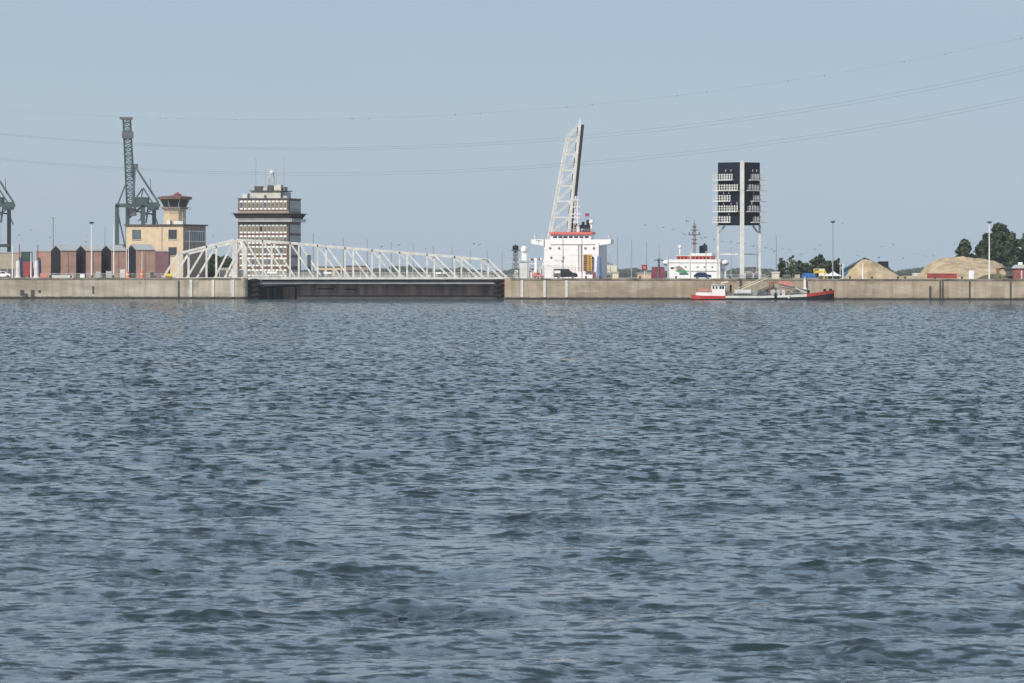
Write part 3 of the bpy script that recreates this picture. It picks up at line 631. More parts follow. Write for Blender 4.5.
# balconies
lv = [178.8,189.4,200.0,210.5,221.2]
lend = [734,739,732,739,732]; rend = [748,745,750.5,745,750.5]
def balcony(px0, px1, base0, base1, y, side):
    z = gz(y)
    dirv = (base1-base0).normalized(); nn = Vector((dirv.y,-dirv.x,0))
    if nn.y > 0: nn = -nn
    f = lambda px: base0 + dirv*((px)/dirv.x)
    a = f((px0-741.5)/sg); b_ = f((px1-741.5)/sg)
    o1, o2 = nn*.16, nn*1.25
    m_ = MB(); vs = [a+o1,b_+o1,b_+o2,a+o2]
    m_.add([up(v,z-.22) for v in vs]+[up(v,z) for v in vs], [(0,3,2,1),(4,5,6,7),(0,1,5,4),(1,2,6,5),(2,3,7,6),(3,0,4,7)])
    fl = m_.build('balcony','white2',pt)
    n_ = max(3,int((b_-a).length/.62)); r_ = MB()
    for k in range(n_+1):
        p = a.lerp(b_,k/n_)+o2*.94; r_.bar(up(p,z),up(p,z+1.25),.07)
    for h in (.6,1.22): r_.bar(up(a+o2*.94,z+h),up(b_+o2*.94,z+h),.08)
    r_.build('railing','white2',fl)
    r_ = MB(); c0 = max((px0,px1),key=lambda q:abs(q-741.5)); c1 = min((px0,px1),key=lambda q:abs(q-741.5)); 
    lo, hi = (719.5,c1-.8) if side < 0 else (c1+3.2,759)
    n2 = max(2,int(abs(hi-lo)/2.25))
    for k in range(n2+1):
        q = lo+(hi-lo)*k/n2; p = f((q-741.5)/sg)+nn*.8; d = dirv*.14
        vs = [p-d-nn*.1,p+d-nn*.1,p+d+nn*.1,p-d+nn*.1]
        r_.add([up(v,z+.002) for v in vs]+[up(v,z+1.45) for v in vs], [(0,3,2,1),(4,5,6,7),(0,1,5,4),(1,2,6,5),(2,3,7,6),(3,0,4,7)])
    r_.build('signal_lamp','white2' if side < 0 else 'lgrey',fl)  # right side greyer: its shade is put into the colour
for i, y in enumerate(lv):
    balcony(716, lend[i]+.8, CA, CB, y, -1); balcony(rend[i], 764, CA, CC, y, 1)
b = MB()
for x,y,s_ in ((726,170.5,-1),(731,170.5,-1),(753,170.5,1),(757,170.5,1),(724,192.8,-1),(729,192.8,-1),(724,203.5,-1),(731,203.5,-1),(737,203.5,-1),(752,203.5,1),(729,214,-1),(754,193,1)):
    b = MB(); X = (x-741.5)/sg; dv = (CB-CA).normalized() if s_ < 0 else (CC-CA).normalized(); p = CA+dv*(X/dv.x)+Vector((0,-.7,0)); b.bar((p.x,p.y,gz(y)-.1),(p.x,p.y,gz(y)+.5),.28).build('bracket_lamp','grey',pt)
for x in (712.5,765.5): pass
MB().box(-.25,.25,-.25,.25,gz(160.7),gz(159.6)).build('top_cap','lgrey',pt)
# ------------------------------------------------------------------ ships in the locks
Yv = 850; sv = F/Yv; vz = lambda y: az(y,Yv,571)
s1 = thing('tanker_ship', 'large white ship superstructure with red topped wheelhouse and broad bridge wings', 'ship', (ax(571.3,Yv),Yv,0), R(-14))
hw = 8.9
hull = [(-13,-75),(-10.5,-90),(0,-100),(10.5,-90),(13,-75),(13,10),(9,24),(-9,24),(-13,10)]
b = MB(); n_ = len(hull); b.add([(x*.96,y,-4) for x,y in hull]+[(x,y,3.9) for x,y in hull], [(i,(i+1)%n_,n_+(i+1)%n_,n_+i) for i in range(n_)]+[tuple(range(n_-1,-1,-1)),tuple(range(n_,2*n_))])
b.build('hull','dred',s1)
MB().box(-hw,hw,0,12,3.904,vz(239.3)).build('superstructure','white',s1)
MB().prism([(-13,vz(239.25)),(-13,vz(243.3)),(-12.4,vz(243.8)),(-hw-.01,vz(245.6)),(-hw-.01,vz(239.25))],-.6,3.4).build('bridge_wing','white',s1)
MB().prism([(13,vz(239.25)),(13,vz(243.3)),(12.4,vz(243.8)),(hw+.01,vz(245.6)),(hw+.01,vz(239.25))][::-1],-.6,3.4).build('bridge_wing','white',s1)
for sgn in (-1,1):
    b = MB(); xs = np.linspace(hw,12.9,6)
    for x in xs: b.box(sgn*x-.03,sgn*x+.03,-.55,-.48,vz(239.2),vz(239.2)+1)
    b.box(min(sgn*hw,sgn*12.9),max(sgn*hw,sgn*12.9),-.55,-.5,vz(239.2)+.9,vz(239.2)+1)
    b.build('wing_railing','lgrey',s1)
    MB().box(sgn*12.1-.3,sgn*12.1+.3,.5,1.2,vz(239.2),vz(239.2)+1.6).build('wing_console','lgrey',s1)
wh = MB().box(-6.9,6.2,.6,5.5,vz(239.2),vz(234.2)).build('wheelhouse','white',s1)
for k in range(7):
    x = -6.1+k*1.72; MB().box(x,x+1.3,.53,.596,vz(238.0),vz(236.1)).build('wheelhouse_window','glass',wh)
MB().box(-7.2,6.6,-.1,6.0,vz(234.15),vz(231.8)).build('wheelhouse_roof','coral',s1)
MB().box(-6.8,7.8,-.16,-.004,vz(244.6),vz(243.9)).build('ledge','grey',s1)
for x,y in ((-6.9,248),(-4.0,248),(4.6,248),(7.4,248),(-6.5,257.5),(-2.6,257.5),(7.0,257.5),(-2.8,261.3)):
    MB().cyl((x,-.12,vz(y)),(x,.05,vz(y)),.38,n=10).build('porthole','dgrey',s1)
b = MB()
for x in (2.4,3.2): b.cyl((x,-.18,vz(271)),(x,-.18,vz(244.5)),.12,n=6)
b.build('downpipe','grey',s1)
# top of wheelhouse: funnel block, domes, mast
zt1 = vz(231.75)
MB().box(-.4,1.0,3,5,zt1,vz(223.3)).build('exhaust_vent','black',s1)
fn = MB().box(1.8,5.2,3.5,5.8,zt1,vz(224.5)).build('funnel','navy',s1)
MB().cyl((2.8,4.6,vz(224.5)),(2.8,4.6,vz(221.5)),.5,n=8).cyl((4.3,4.6,vz(224.5)),(4.3,4.6,vz(219.5)),.5,n=8).build('exhaust_pipe','black',fn)
MB().box(1.0,1.9,3,5,zt1,vz(226.5)).build('locker','white',s1)
b = MB(); b.cyl((5.8,3,zt1),(5.8,3,vz(223.5)),.25); b.ball((5.8,3,vz(221.8)),.75,12,8); b.build('satellite_dome','white',s1,smooth=True)
b = MB(); b.lattice((.8,3.5,zt1),(.8,3.5,vz(196)),1.4,8,.14,.7)
for y,w_ in ((222,2.2),(214,3.2),(207,2.6),(200,1.8)): b.box(.8-w_/2,.8+w_/2,3.3,3.7,vz(y),vz(y)+.25)
b.build('radar_mast','white',s1)
MB().box(-.8,2.2,3.0,3.3,vz(217.5),vz(216.6)).build('radar_scanner','white2',s1)
MB().box(3.6,5.0,3.6,3.66,vz(216.2),vz(213)).build('flag','purple',s1)
MB().cyl((3.55,3.6,zt1),(3.55,3.6,vz(212)),.08,n=6).build('flag_pole','lgrey',s1)
b = MB(); 
for x in (-5.5,-3.8,-2.4): b.cyl((x,1,zt1),(x,1,zt1+random.uniform(1.5,3.4)),.07,n=6)
b.build('antenna','lgrey',s1)
ly = MB().box(4.3,6.9,-1.2,-.7,vz(271),vz(254.5)).build('access_tower','rust',s1)
b = MB()
for x in (4.25,5.75,6.85): b.box(x-.12,x+.12,-1.35,-1.202,vz(271),vz(254))
for k in range(8): z = vz(270.5)+k*(vz(254.5)-vz(270.5))/7.5; b.box(5.8,6.9,-1.33,-1.204,z,z+.14)
b.build('ladder','yellow',ly)
b = MB()
for k in range(1,8): z = vz(271.5)+k*.68; b.box(4.4,5.7,-1.3,-1.204,z,z+.2)
b.build('rungs','olive',ly)
MB().lathe((9.6,-2.5,3.9),[(.95,0),(.9,1.5),(.62,vz(257)-3.9),(.3,vz(256)-3.9)],10).build('blue_mast','pblue',s1)
MB().cyl((9.6,-2.5,vz(257)),(9.6,-2.5,vz(243)),.13,n=6).build('mast_pole','grey',s1)
b = MB()   # deck pipework in front of the house
for x in np.linspace(-7,3.2,10): b.box(x-.08,x+.08,-8,-7.85,3.9,vz(266.5))
for y in (265.8,267.6,269.5,272): b.box(-7.2,3.4,-8.05,-7.86,vz(y)-.1,vz(y)+.1)
b.build('pipe_rack','lgrey',s1)
b = MB(); b.bar((-8.5,-14,vz(272)),(-15.5,-20,vz(262.5)),.35); b.bar((-8.2,-14,3.9),(-8.2,-14,vz(259)),.7); b.bar((-9.5,-14,vz(259.4)),(-6.2,-14,vz(258.6)),.5); b.bar((-8.2,-14,vz(264)),(-15,-18,vz(262)),.25)
b.build('deck_crane','white',s1)
MB().box(-9.7,-8.9,-14.5,-13.5,vz(260.8),vz(258.4)).box(-7.6,-6.9,-14.5,-13.5,vz(260),vz(257.8)).build('crane_head','dgrey',s1)
MB().box(-9.4,-6.8,-13,-11.5,3.9,vz(269)).build('deck_house','white2',s1)

b = MB()
for x in np.linspace(-hw,-7.4,3): b.box(x-.04,x+.04,.1,.18,vz(239.2),vz(239.2)+1)
b.box(-hw,-7.3,.1,.16,vz(239.2)+.92,vz(239.2)+1); b.build('top_railing','lgrey',s1)
b = MB()
for x in np.linspace(-7,6.4,14): b.box(x-.035,x+.035,0,.08,zt1,zt1+.95)
b.box(-7,6.4,0,.06,zt1+.87,zt1+.95); b.box(-7,6.4,0,.05,zt1+.45,zt1+.5); b.build('roof_railing','lgrey',s1)
for k,zz in enumerate((249.5,255.0,261.5,267.5)): MB().box(-hw+.05,hw-.05,-.035,-.004,vz(zz)-.05,vz(zz)+.05).build('plate_seam','white2',s1)
b = MB(); b.box(-5.6,-2.4,-.06,-.004,vz(260.4),vz(259.0)); b.build('doorway_hood','white2',s1)
for x in (-5.2,-3.4): MB().box(x,x+.8,-.07,-.004,vz(274),vz(268.8)).build('door','grey',s1)
# ship 2
vz2 = lambda y: az(y,Yv,693)
s2 = thing('tanker_ship', 'smaller white ship with red window band and blue funnel left of the panel tower', 'ship', (ax(694.3,Yv),Yv,0), R(-14))
hw2 = 8.3
b = MB(); hl = [(x*.8,y*.6) for x,y in hull]; b.add([(x*.96,y,-4) for x,y in hl]+[(x,y,3.6) for x,y in hl], [(i,(i+1)%n_,n_+(i+1)%n_,n_+i) for i in range(n_)]+[tuple(range(n_-1,-1,-1)),tuple(range(n_,2*n_))])
b.build('hull','navy',s2)
MB().box(-hw2,hw2,0,9,3.604,vz2(258.9)).build('superstructure','white',s2)
for sgn in (-1,1):
    MB().ball((sgn*(hw2+1.3),2.5,vz2(262.3)),(1.15,1.9,.95),10,8).build('bridge_wing','white',s2,smooth=True)
wh = MB().box(-5.9,5.3,.5,7,vz2(258.85),vz2(255.4)).build('wheelhouse','coral',s2)
for k in range(9):
    x = -5.6+k*1.2; MB().box(x,x+.8,.43,.496,vz2(258.4),vz2(256.5)).build('wheelhouse_window','black',wh)
MB().box(-1.5,5.6,.3,7.3,vz2(255.35),vz2(252.8)).build('upper_house','white',s2)
MB().box(-6.2,-1.6,.3,7.3,vz2(255.35),vz2(254.9)).build('wheelhouse_roof','white',s2)
fn = MB().prism([(.6,vz2(252.7)),(.6,vz2(245.4)),(2.4,vz2(244)),(2.8,vz2(252.7))][::-1],5,8.5).build('funnel','navy',s2)
MB().cyl((1.9,7,vz2(245)),(1.9,7,vz2(242.6)),.3,n=8).build('exhaust_pipe','black',fn)
b = MB(); b.bar((-.4,2,vz2(252.7)),(-.4,2,vz2(223)),.75,.6); b.cyl((-.4,2,vz2(223)),(-.4,2,vz2(219.5)),.12,n=6); b.build('signal_mast','mast',s2)
b = MB()
for y,w_ in ((234.2,3.7),(239,1.6),(229.5,2.0),(226,1.3),(243,1.8)): b.box(-.4-w_/2,-.4+w_/2,1.4,2.6,vz2(y)-.12,vz2(y)+.16)
for x in (-2.0,1.2,-.9): b.box(x-.15,x+.15,1.6,2,vz2(234),vz2(231.5))
b.build('crosstree','dgrey',s2)
b = MB(); b.box(-.75,-.05,1.5,1.69,vz2(242.2),vz2(237)); b.build('lantern_stack','mast',s2)
b = MB(); b.cyl((-5.1,2,vz2(255)),(-5.1,2,vz2(248.5)),.2); b.ball((-5.1,2,vz2(246.5)),.62,10,8); b.build('satellite_dome','white',s2,smooth=True)
b = MB(); 
for x in (-6,-4,5.2,3.9): b.cyl((x,2,vz2(255)),(x,2,vz2(249)),.07,n=6)
b.build('antenna','lgrey',s2)
b = MB(); b.box(-7.7,-6.6,-.08,-.004,vz2(268.5),vz2(266.6)); 
for x in (-3.0,.9,3.1,5.6): b.box(x,x+.45,-.08,-.004,vz2(267.3),vz2(265.8))
b.build('porthole','dgrey',s2)
b = MB(); b.box(-5.2,-2.3,-.9,-.8,vz2(272),vz2(270)); b.build('deck_awning','green',s2); 
b = MB(); b.box(-8.3,8.3,-.2,-.1,vz2(262.2),vz2(261.8)); b.box(-6,8,-.25,-.15,vz2(270.5),vz2(270.1)); b.build('handrail','lgrey',s2)
MB().add([(-6.4,-.9,vz2(267.5)),(-4.8,-.9,vz2(265)),(-2.4,-.9,vz2(270.2)),(-4.4,-.9,vz2(269.6)),(-6.4,-.8,vz2(267.5)),(-4.8,-.8,vz2(265)),(-2.4,-.8,vz2(270.2)),(-4.4,-.8,vz2(269.6))],[(0,3,2,1),(4,5,6,7),(0,1,5,4),(1,2,6,5),(2,3,7,6),(3,0,4,7)]).build('deck_cover','brick_dark',s2)
railing_obj = None

# ------------------------------------------------------------------ moored barge
Yk = 542.5; ok_ = F/Yk
bg_ = thing('river_barge', 'long low barge with red stern, white wheelhouse and red bow moored at the quay wall', 'barge', (ax(762,Yk),Yk,0))
kz = lambda y: az(y,Yk,762); kx = lambda x: ax(x,Yk)-ax(762,Yk)
def hullpart(pts_top, z_bot, hb=2.6, name='hull', m='black', grow=0):
    # pts_top = [(px, py_top, halfbeam factor)]
    b = MB(); n_ = len(pts_top); vs = []
    for (x,y,f) in pts_top:
        h = hb*f+grow; X = kx(x); zt_ = kz(y); zb_ = z_bot if not callable(z_bot) else z_bot(x)
        vs += [(X,-h,zb_),(X,-h,zt_),(X,h,zt_),(X,h,zb_)]
    fs = []
    for i in range(n_-1):
        for k in range(4): a = i*4+k; c = i*4+(k+1)%4; fs.append((a,a+4,c+4,c))
    fs += [(0,1,2,3),tuple((n_-1)*4+k for k in (3,2,1,0))]
    b.add(vs,fs); return b.build(name,m,bg_)
prof = [(691.5,294.3,.55),(694,294.8,.9),(700,295.3,1),(725,295.6,1),(760,295.6,1),(790,294.7,1),(805,293.6,1),(815,292.4,.9),(825,291.0,.65),(831,289.9,.3),(834,289.5,.06)]
hullpart(prof,-.9,name='hull',m='black')
hullpart([(691.4,294.0,.55),(694,294.4,.9),(700,294.9,1),(725,295.2,1)], lambda x: kz(298.2), grow=.03, name='stern_band', m='red')
hullpart([(725.1,295.2,1),(760,295.2,1),(790,294.3,1),(806,293.1,1)], lambda x: kz(297.3-max(0,(x-760))*.03), grow=.03, name='gunwale_band', m='white2')
hullpart([(806.1,293.0,1),(815,292.0,.9),(825,290.6,.65),(831,289.5,.3),(834.3,289.0,.07)], lambda x: kz(296.0-(x-806)*.13), grow=.04, name='bow_band', m='red')
MB().box(kx(696),kx(711.4),-2.2,2.2,kz(295.5),kz(291.8)).build('aft_cabin','white',bg_)
MB().box(kx(698.5),kx(710.5),-1.8,1.8,kz(290.2),kz(288.4)).box(kx(699),kx(700),-1.7,1.7,kz(291.8),kz(290.2)).box(kx(709),kx(710),-1.7,1.7,kz(291.8),kz(290.2)).build('awning','skin_red',bg_)
wh = MB().box(kx(711.5),kx(724.8),-2.1,2.1,kz(295.5),kz(284.4)).build('wheelhouse','white',bg_)
for x0,x1 in ((712.2,713.9),(715.4,716.9),(719,721),(721.5,723.6)):
    MB().box(kx(x0),kx(x1),-2.18,-2.104,kz(288.1),kz(285.4)).build('wheelhouse_window','glass',wh)
MB().box(kx(711),kx(725.6),-2.3,2.3,kz(284.35),kz(283.8)).build('wheelhouse_roof','white2',bg_)
b = MB(); b.cyl((kx(725.4),0,kz(293)),(kx(725.4),0,kz(281.5)),.14); b.bar((kx(721),-.5,kz(282.6)),(kx(728),-.5,kz(280.8)),.3); b.cyl((kx(714),0,kz(283.8)),(kx(714),0,kz(281.8)),.08); b.build('radar_mast','cream',bg_)
MB().box(kx(726),kx(731),-1.5,1.5,kz(295.5),kz(290.6)).build('engine_casing','dgrey',bg_)
MB().cyl((kx(730.6),-.3,kz(294)),(kx(730.6),-.3,kz(284.2)),.28).build('exhaust_pipe','black',bg_)
MB().box(kx(734.3),kx(750.5),-1.9,1.9,kz(292.6),kz(288.8)).build('hatch_house','white2',bg_)
MB().box(kx(734),kx(806),-2.1,2.1,kz(295.6),kz(292.6)).build('hatch_coaming','dgrey',bg_)
for k,(x0,x1,mm) in enumerate(((770.3,774.6,'lgrey'),(776,779.3,'lgrey'),(781.5,784.5,'white2'),(786.5,790,'olive'),(760,766,'dgrey'),(752,757,'grey'),(793,799,'dgrey'))):
    MB().box(kx(x0),kx(x1),-2.4,.2,kz(294.6),kz(289.0+(k>2)*1.0)).build('deck_box',mm,bg_)
b = MB(); b.bar((kx(769.6),0,kz(292.5)),(kx(769.6),0,kz(281.8)),.35); b.bar((kx(774),.6,kz(292.5)),(kx(774),.6,kz(282.5)),.25); b.bar((kx(769),0,kz(282.4)),(kx(784),0,kz(281.4)),.45); b.build('crane_post','rust',bg_)
MB().prism([(kx(778),kz(282.6)),(kx(779),kz(280.6)),(kx(788),kz(280.3)),(kx(794),kz(283.6)),(kx(791),kz(285))][::-1],-.5,.5).build('crane_jib_cover','skin_red',bg_)
b = MB(); b.bar((kx(779),-.2,kz(283.8)),(kx(808),-.2,kz(289.8)),.35); b.bar((kx(779),-.2,kz(286.0)),(kx(800),-.2,kz(290.2)),.2); b.build('crane_jib','dgrey',bg_)
b = MB(); b.bar((kx(795),-.6,kz(287)),(kx(807),-.6,kz(292)),.35); b.build('jib_cylinder','lgrey',bg_)
b = MB(); b.cyl((kx(812),0,kz(292)),(kx(812),0,kz(279.5)),.07,n=6); b.cyl((kx(820.7),0,kz(291)),(kx(820.7),0,kz(283)),.07,n=6); b.build('bow_mast','grey',bg_)
MB().box(kx(807),kx(809.5),-1.2,1.2,kz(293.4),kz(289.3)).build('windlass','black',bg_); MB().box(kx(823.5),kx(826),-.8,.8,kz(291.3),kz(288)).build('windlass','black',bg_); MB().box(kx(829),kx(832),-.3,.3,kz(290.6),kz(287.9)).build('bollard','black',bg_)
b = MB()
for x in np.linspace(733,806,26): b.bar((kx(x),-2.45,kz(295.2)),(kx(x),-2.45,kz(292.6)),.05)
b.bar((kx(733),-2.45,kz(292.6)),(kx(806),-2.45,kz(291.8)),.06); b.build('deck_railing','grey',bg_)
b = MB(); b.lathe((kx(788.2),-2.7,kz(298)),[(.12,0),(.3,.2),(.3,.7),(.12,.9)],8); b.build('side_fender','white2',bg_)
b = MB(); b.lathe((kx(774.8),-2.75,kz(297.5)),[(.12,0),(.3,.2),(.3,1.2),(.12,1.4)],8); b.build('side_fender','black',bg_)
gw = thing('gangway', 'sloping tan gangway leading from the barge deck up to the quay', 'gangway', (ax(750,547),547,0))
b = MB()
for d in (0,.9):
    b.bar((ax(735,547),547+d,az(291.5,547)),(ax(769,547),547+d,az(277.2,547)),.16); b.bar((ax(738,547),547+d,az(288,547)),(ax(769,547),547+d,az(275.2,547)),.10)
b.build('handrail','cream',gw,True)
MB().add([(ax(735,547),547,az(291.3,547)),(ax(769,547),547,az(277.3,547)),(ax(769,547),547.9,az(277.3,547)),(ax(735,547),547.9,az(291.3,547))]+[(ax(735,547),547,az(290.8,547)),(ax(769,547),547,az(276.8,547)),(ax(769,547),547.9,az(276.8,547)),(ax(735,547),547.9,az(290.8,547))],[(0,3,2,1),(4,5,6,7),(0,1,5,4),(1,2,6,5),(2,3,7,6),(3,0,4,7)]).build('treads','conc',gw,True)
t = thing('white_marker_post', 'slender white marker post on the quay edge above the barge bow', 'post', (ax(804.8,549.4),549.4,az(287.5,550)))
MB().box(-.28,.28,-.1,.2,0,2.1).build('post','white',t); MB().box(-.5,.5,-.15,.3,-.4,0).build('foot','white',t); MB().box(-.16,.16,-.05,.15,2.1,2.75).build('cap','white2',t)

# ------------------------------------------------------------------ vehicles
def vehicle(name, label, cat, x0, x1, Y, prof, glass, m, ww=1.75, facing=1, group=None, extra=None):
    """prof: side outline (0..1, metres) ; glass: list of side-window quads"""
    L = ax(x1,Y)-ax(x0,Y); t = thing(name,label,cat,((ax(x0,Y)+ax(x1,Y))/2,Y,QZ),0 if facing > 0 else math.pi,group)
    pr = [((u-.5)*L,z) for u,z in prof]
    MB().prism(pr[::-1],-ww/2,ww/2).build('body',m,t)
    for q in glass:
        for s_ in (-1,1):
            a = s_*(ww/2+.003); c = s_*(ww/2+.02); MB().prism([((u-.5)*L,z) for u,z in q],min(a,c),max(a,c)).build('window','glass',t)
    for u in (.2,.8):
        for s_ in (-1,1):
            wl = MB().cyl(((u-.5)*L,s_*(ww/2-.12),.34),((u-.5)*L,s_*(ww/2+.05),.34),.34,n=16).build('wheel','tyre',t)
            MB().cyl(((u-.5)*L,s_*(ww/2+.052),.34),((u-.5)*L,s_*(ww/2+.07),.34),.2,n=12).build('rim','rim',wl)
    for s_ in (-1,1):
        MB().box(L/2-.04,L/2+.02,s_*(ww/2-.3)-.15,s_*(ww/2-.3)+.15,.65,.85).build('headlight','lamp',t)
        MB().box(-L/2-.02,-L/2+.04,s_*(ww/2-.2)-.1,s_*(ww/2-.2)+.1,.7,.95).build('tail_light','red',t)
    if extra: extra(t,L,ww)
    return t
van_prof = [(0,.35),(0,2.25),(.03,2.4),(.62,2.4),(.78,1.5),(.97,1.25),(1,.9),(1,.35)]
car_prof = [(0,.3),(0,.95),(.06,1.05),(.16,1.5),(.30,1.62),(.62,1.60),(.76,1.1),(.96,.95),(1,.75),(1,.3)]
def vanextra(t,L,ww): MB().box(-L/2+.15,-L/2+L*.28,-ww/2-.03,-ww/2-.004,1.3,2.0).build('side_panel','white',t)
vehicle('parked_van','black van with white rear panel parked in front of the large white ship','van',553.6,577.6,556,van_prof,
        [[(.64,1.5),(.75,1.5),(.66,2.2),(.64,2.2)][::-1],[(.36,1.5),(.60,1.5),(.60,2.15),(.36,2.15)][::-1]],'carblack',2.0,extra=vanextra)
vehicle('parked_car','dark blue car parked in front of the smaller white ship','car',694,711.3,557,car_prof,
        [[(.18,1.05),(.36,1.05),(.36,1.5),(.24,1.5)][::-1],[(.40,1.05),(.70,1.05),(.60,1.5),(.40,1.5)][::-1]],'carblue')
vehicle('parked_car','white car parked at the left edge under the green crane','car',-4,10.5,562,car_prof,
        [[(.18,1.05),(.36,1.05),(.36,1.5),(.24,1.5)][::-1],[(.40,1.05),(.70,1.05),(.60,1.5),(.40,1.5)][::-1]],'white')
vehicle('parked_car','small red and white car standing left of the black van','car',533,543.8,556,[(0,.3),(0,.9),(.1,1.45),(.6,1.5),(.8,.9),(1,.75),(1,.3)],
        [[(.35,.95),(.66,.95),(.58,1.35),(.35,1.35)][::-1]],'coral',1.6)
vehicle('parked_van','white van standing between the blue tarpaulin and the white tent','van',819,828,575,van_prof,
        [[(.64,1.3),(.73,1.3),(.64,1.9),(.62,1.9)][::-1]],'white',1.9)

# ------------------------------------------------------------------ lamp masts and poles
def lamp_mast(x, yt_, Y, label, m='grey', r=.13, head='flat', group=None, name='lamp_mast', cat='lamp mast'):
    t = thing(name, label, cat, (ax(x,Y),Y,QZ), group=group); h = az(yt_,Y,x)-QZ
    r *= .78; MB().cyl((0,0,0),(0,0,h),r*1.35,r*.75,8).build('pole',m,t)
    if head == 'flat':
        hd = MB().box(-.75,.75,-.3,.3,h-.05,h+.18).build('lamp_head','grey',t)
    elif head == 'crown':
        hd = MB().lathe((0,0,h-.5),[(.2,0),(.6,.15),(.65,.4),(.25,.55)],10).build('lamp_head','dgrey',t)
    elif head == 'small': hd = MB().box(-.28,.28,-.2,.2,h-.05,h+.35).build('lamp_head','lgrey',t)
    elif head == 'arm':
        hd = MB().bar((0,0,h),(.9,0,h+.1),.12).box(.6,1.3,-.15,.15,h-.02,h+.14).build('lamp_head','lgrey',t)
    return t
row = [(313,233.5),(343,237.3),(367,239.6),(391,241),(413,243),(433,245),(452,247),(470,248.5),(487,249.5),(502,251.2)]
for i,(x,y) in enumerate(row):
    Yr = 17.8*F/(HY-y) - D
    lamp_mast(x,y,Yr,f'tall thin lamp mast rising behind the bridge, {ORD[i]} from left in the long row', 'grey', .22+.00008*Yr, 'small', 'lamp masts in a row behind the bridge')
row2 = [(617.3,237),(631.5,239),(646.4,241),(659,243.5)]
for i,(x,y) in enumerate(row2):
    Yr = 17.8*F/(HY-y) - D
    lamp_mast(x,y,Yr,f'tall grey lamp mast between the two ships, {ORD[i]} from left', 'grey', .30, 'small', 'lamp masts between the two ships')
for x,y,Y,lab,m,r,hd in (
  (53,219,900,'grey floodlight mast with flat head rising behind the brick sheds','grey',.3,'flat'),
  (91.5,223,556,'white pole with round dark lamp crown in front of the brick sheds','white',.16,'crown'),
  (104.7,228,800,'thin grey mast behind the third brick shed','grey',.16,'none'),
  (113.8,226,556,'thin white pole in front of the third brick shed','white',.15,'small'),
  (12.4,246,556,'white pole near the left edge beside the white car','white',.17,'small'),
  (31,254,556,'short white pole in front of the green and red containers','white',.16,'none'),
  (128.3,248,556,'white pole at the corner of the black gable shed','white',.15,'none'),
  (142,252,556,'thin white pole in front of the pink wall beside the black gable shed','white2',.12,'none'),
  (189.5,231,600,'thin pole before the side wall of the sand coloured building','lgrey',.1,'none'),
  (527.5,243,556,'thin pale pole between white beacon tower and the large ship','lgrey',.13,'none'),
  (538.5,241,556,'lamp pole with small head under the left wing of the large ship','lgrey',.14,'flat'),
  (563,232,556,'grey lamp pole in front of the left half of the large ship','grey',.13,'small'),
  (582,230,556,'grey lamp pole in front of the middle of the large ship','grey',.12,'small'),
  (668.2,252,556,'stout grey post with dark round lamp beside the smaller ship','lgrey',.22,'small'),
  (690.2,250,556,'pale post in front of the smaller ship below its mast','white2',.2,'none'),
  (731,246,700,'thin grey lamp pole seen between left legs of the panel tower','grey',.16,'small'),
  (776.3,235,570,'tall white flagpole right of the panel tower','white',.13,'none'),
  (832.8,220,560,'tall grey floodlight mast with round head beside the row of trees','grey',.17,'crown'),
  (840.3,249,600,'thin grey pole just left of the blue roofed shed','lgrey',.12,'none'),
  (843,263,556,'short white pole in front of blue roofed shed','white',.17,'none'),
  (862.8,262,556,'short white post in front of the sand heap by the blue roofed shed','white',.2,'none'),
  (989.3,220,556,'tall white floodlight mast in front of the large trees','white',.19,'crown'),
  (86,241,1000,'faint distant lamp pole behind the second brick shed','lgrey',.18,'small'),
  (706,252,800,'thin grey pole just right of the funnel of smaller ship','grey',.14,'small'),
  (757,244,900,'thin pole behind the right leg of the panel tower','grey',.2,'small')):
    lamp_mast(x,y,Y,lab,m,r,hd)

# dark signal tower and white beacon at the right lock head
t = thing('signal_tower','dark grey signal tower with black lamp head beside the right end of the bridge','signal tower',(ax(515.5,557),557,QZ)); z = lambda y: az(y,557)-QZ
MB().lattice((0,0,0),(0,0,z(250)),1.6,6,.14,1.0).build('lattice_shaft','dgrey',t); MB().box(-.35,.35,-.3,.3,0,z(250)).build('shaft','grey',t)
MB().box(-.75,.75,-.5,.5,z(249.9),z(245.5)).build('lamp_head','black',t); MB().box(-1.15,1.15,-.8,.8,z(251),z(250)).build('platform','dgrey',t); MB().box(-.2,.2,-.2,.2,z(245.4),z(244.2)).build('cap','dgrey',t)
t = thing('white_beacon_tower','white stepped beacon tower with railings standing left of the large ship','beacon',(ax(524,557),557,QZ))
MB().box(-1.1,1.3,-.9,.9,0,z(262)).build('base','white2',t); MB().box(-.65,.6,-.5,.5,z(261.9),z(252)).build('shaft','white',t); MB().lathe((0,0,z(251.9)),[(.8,0),(.9,.3),(.75,1),(.3,1.5)],10).build('lantern','white',t)
MB().box(-1.3,1.5,-1.1,1.1,z(262)+.01,z(261.3)).build('platform','lgrey',t); MB().cyl((0,0,z(248)),(0,0,z(244)),.1,n=6).build('antenna','grey',t)
b = MB()
for x in (-1.25,-.6,.1,.8,1.45): b.box(x-.04,x+.04,-1.05,-.98,z(261.2),z(258.5))
b.box(-1.25,1.45,-1.05,-.98,z(258.9),z(258.5)); b.build('railing','white',t)
MB().box(-2.4,-1.2,-.5,.5,0,z(270)).box(1.4,2.1,-.5,.5,0,z(272)).build('cabinet','white2',t)
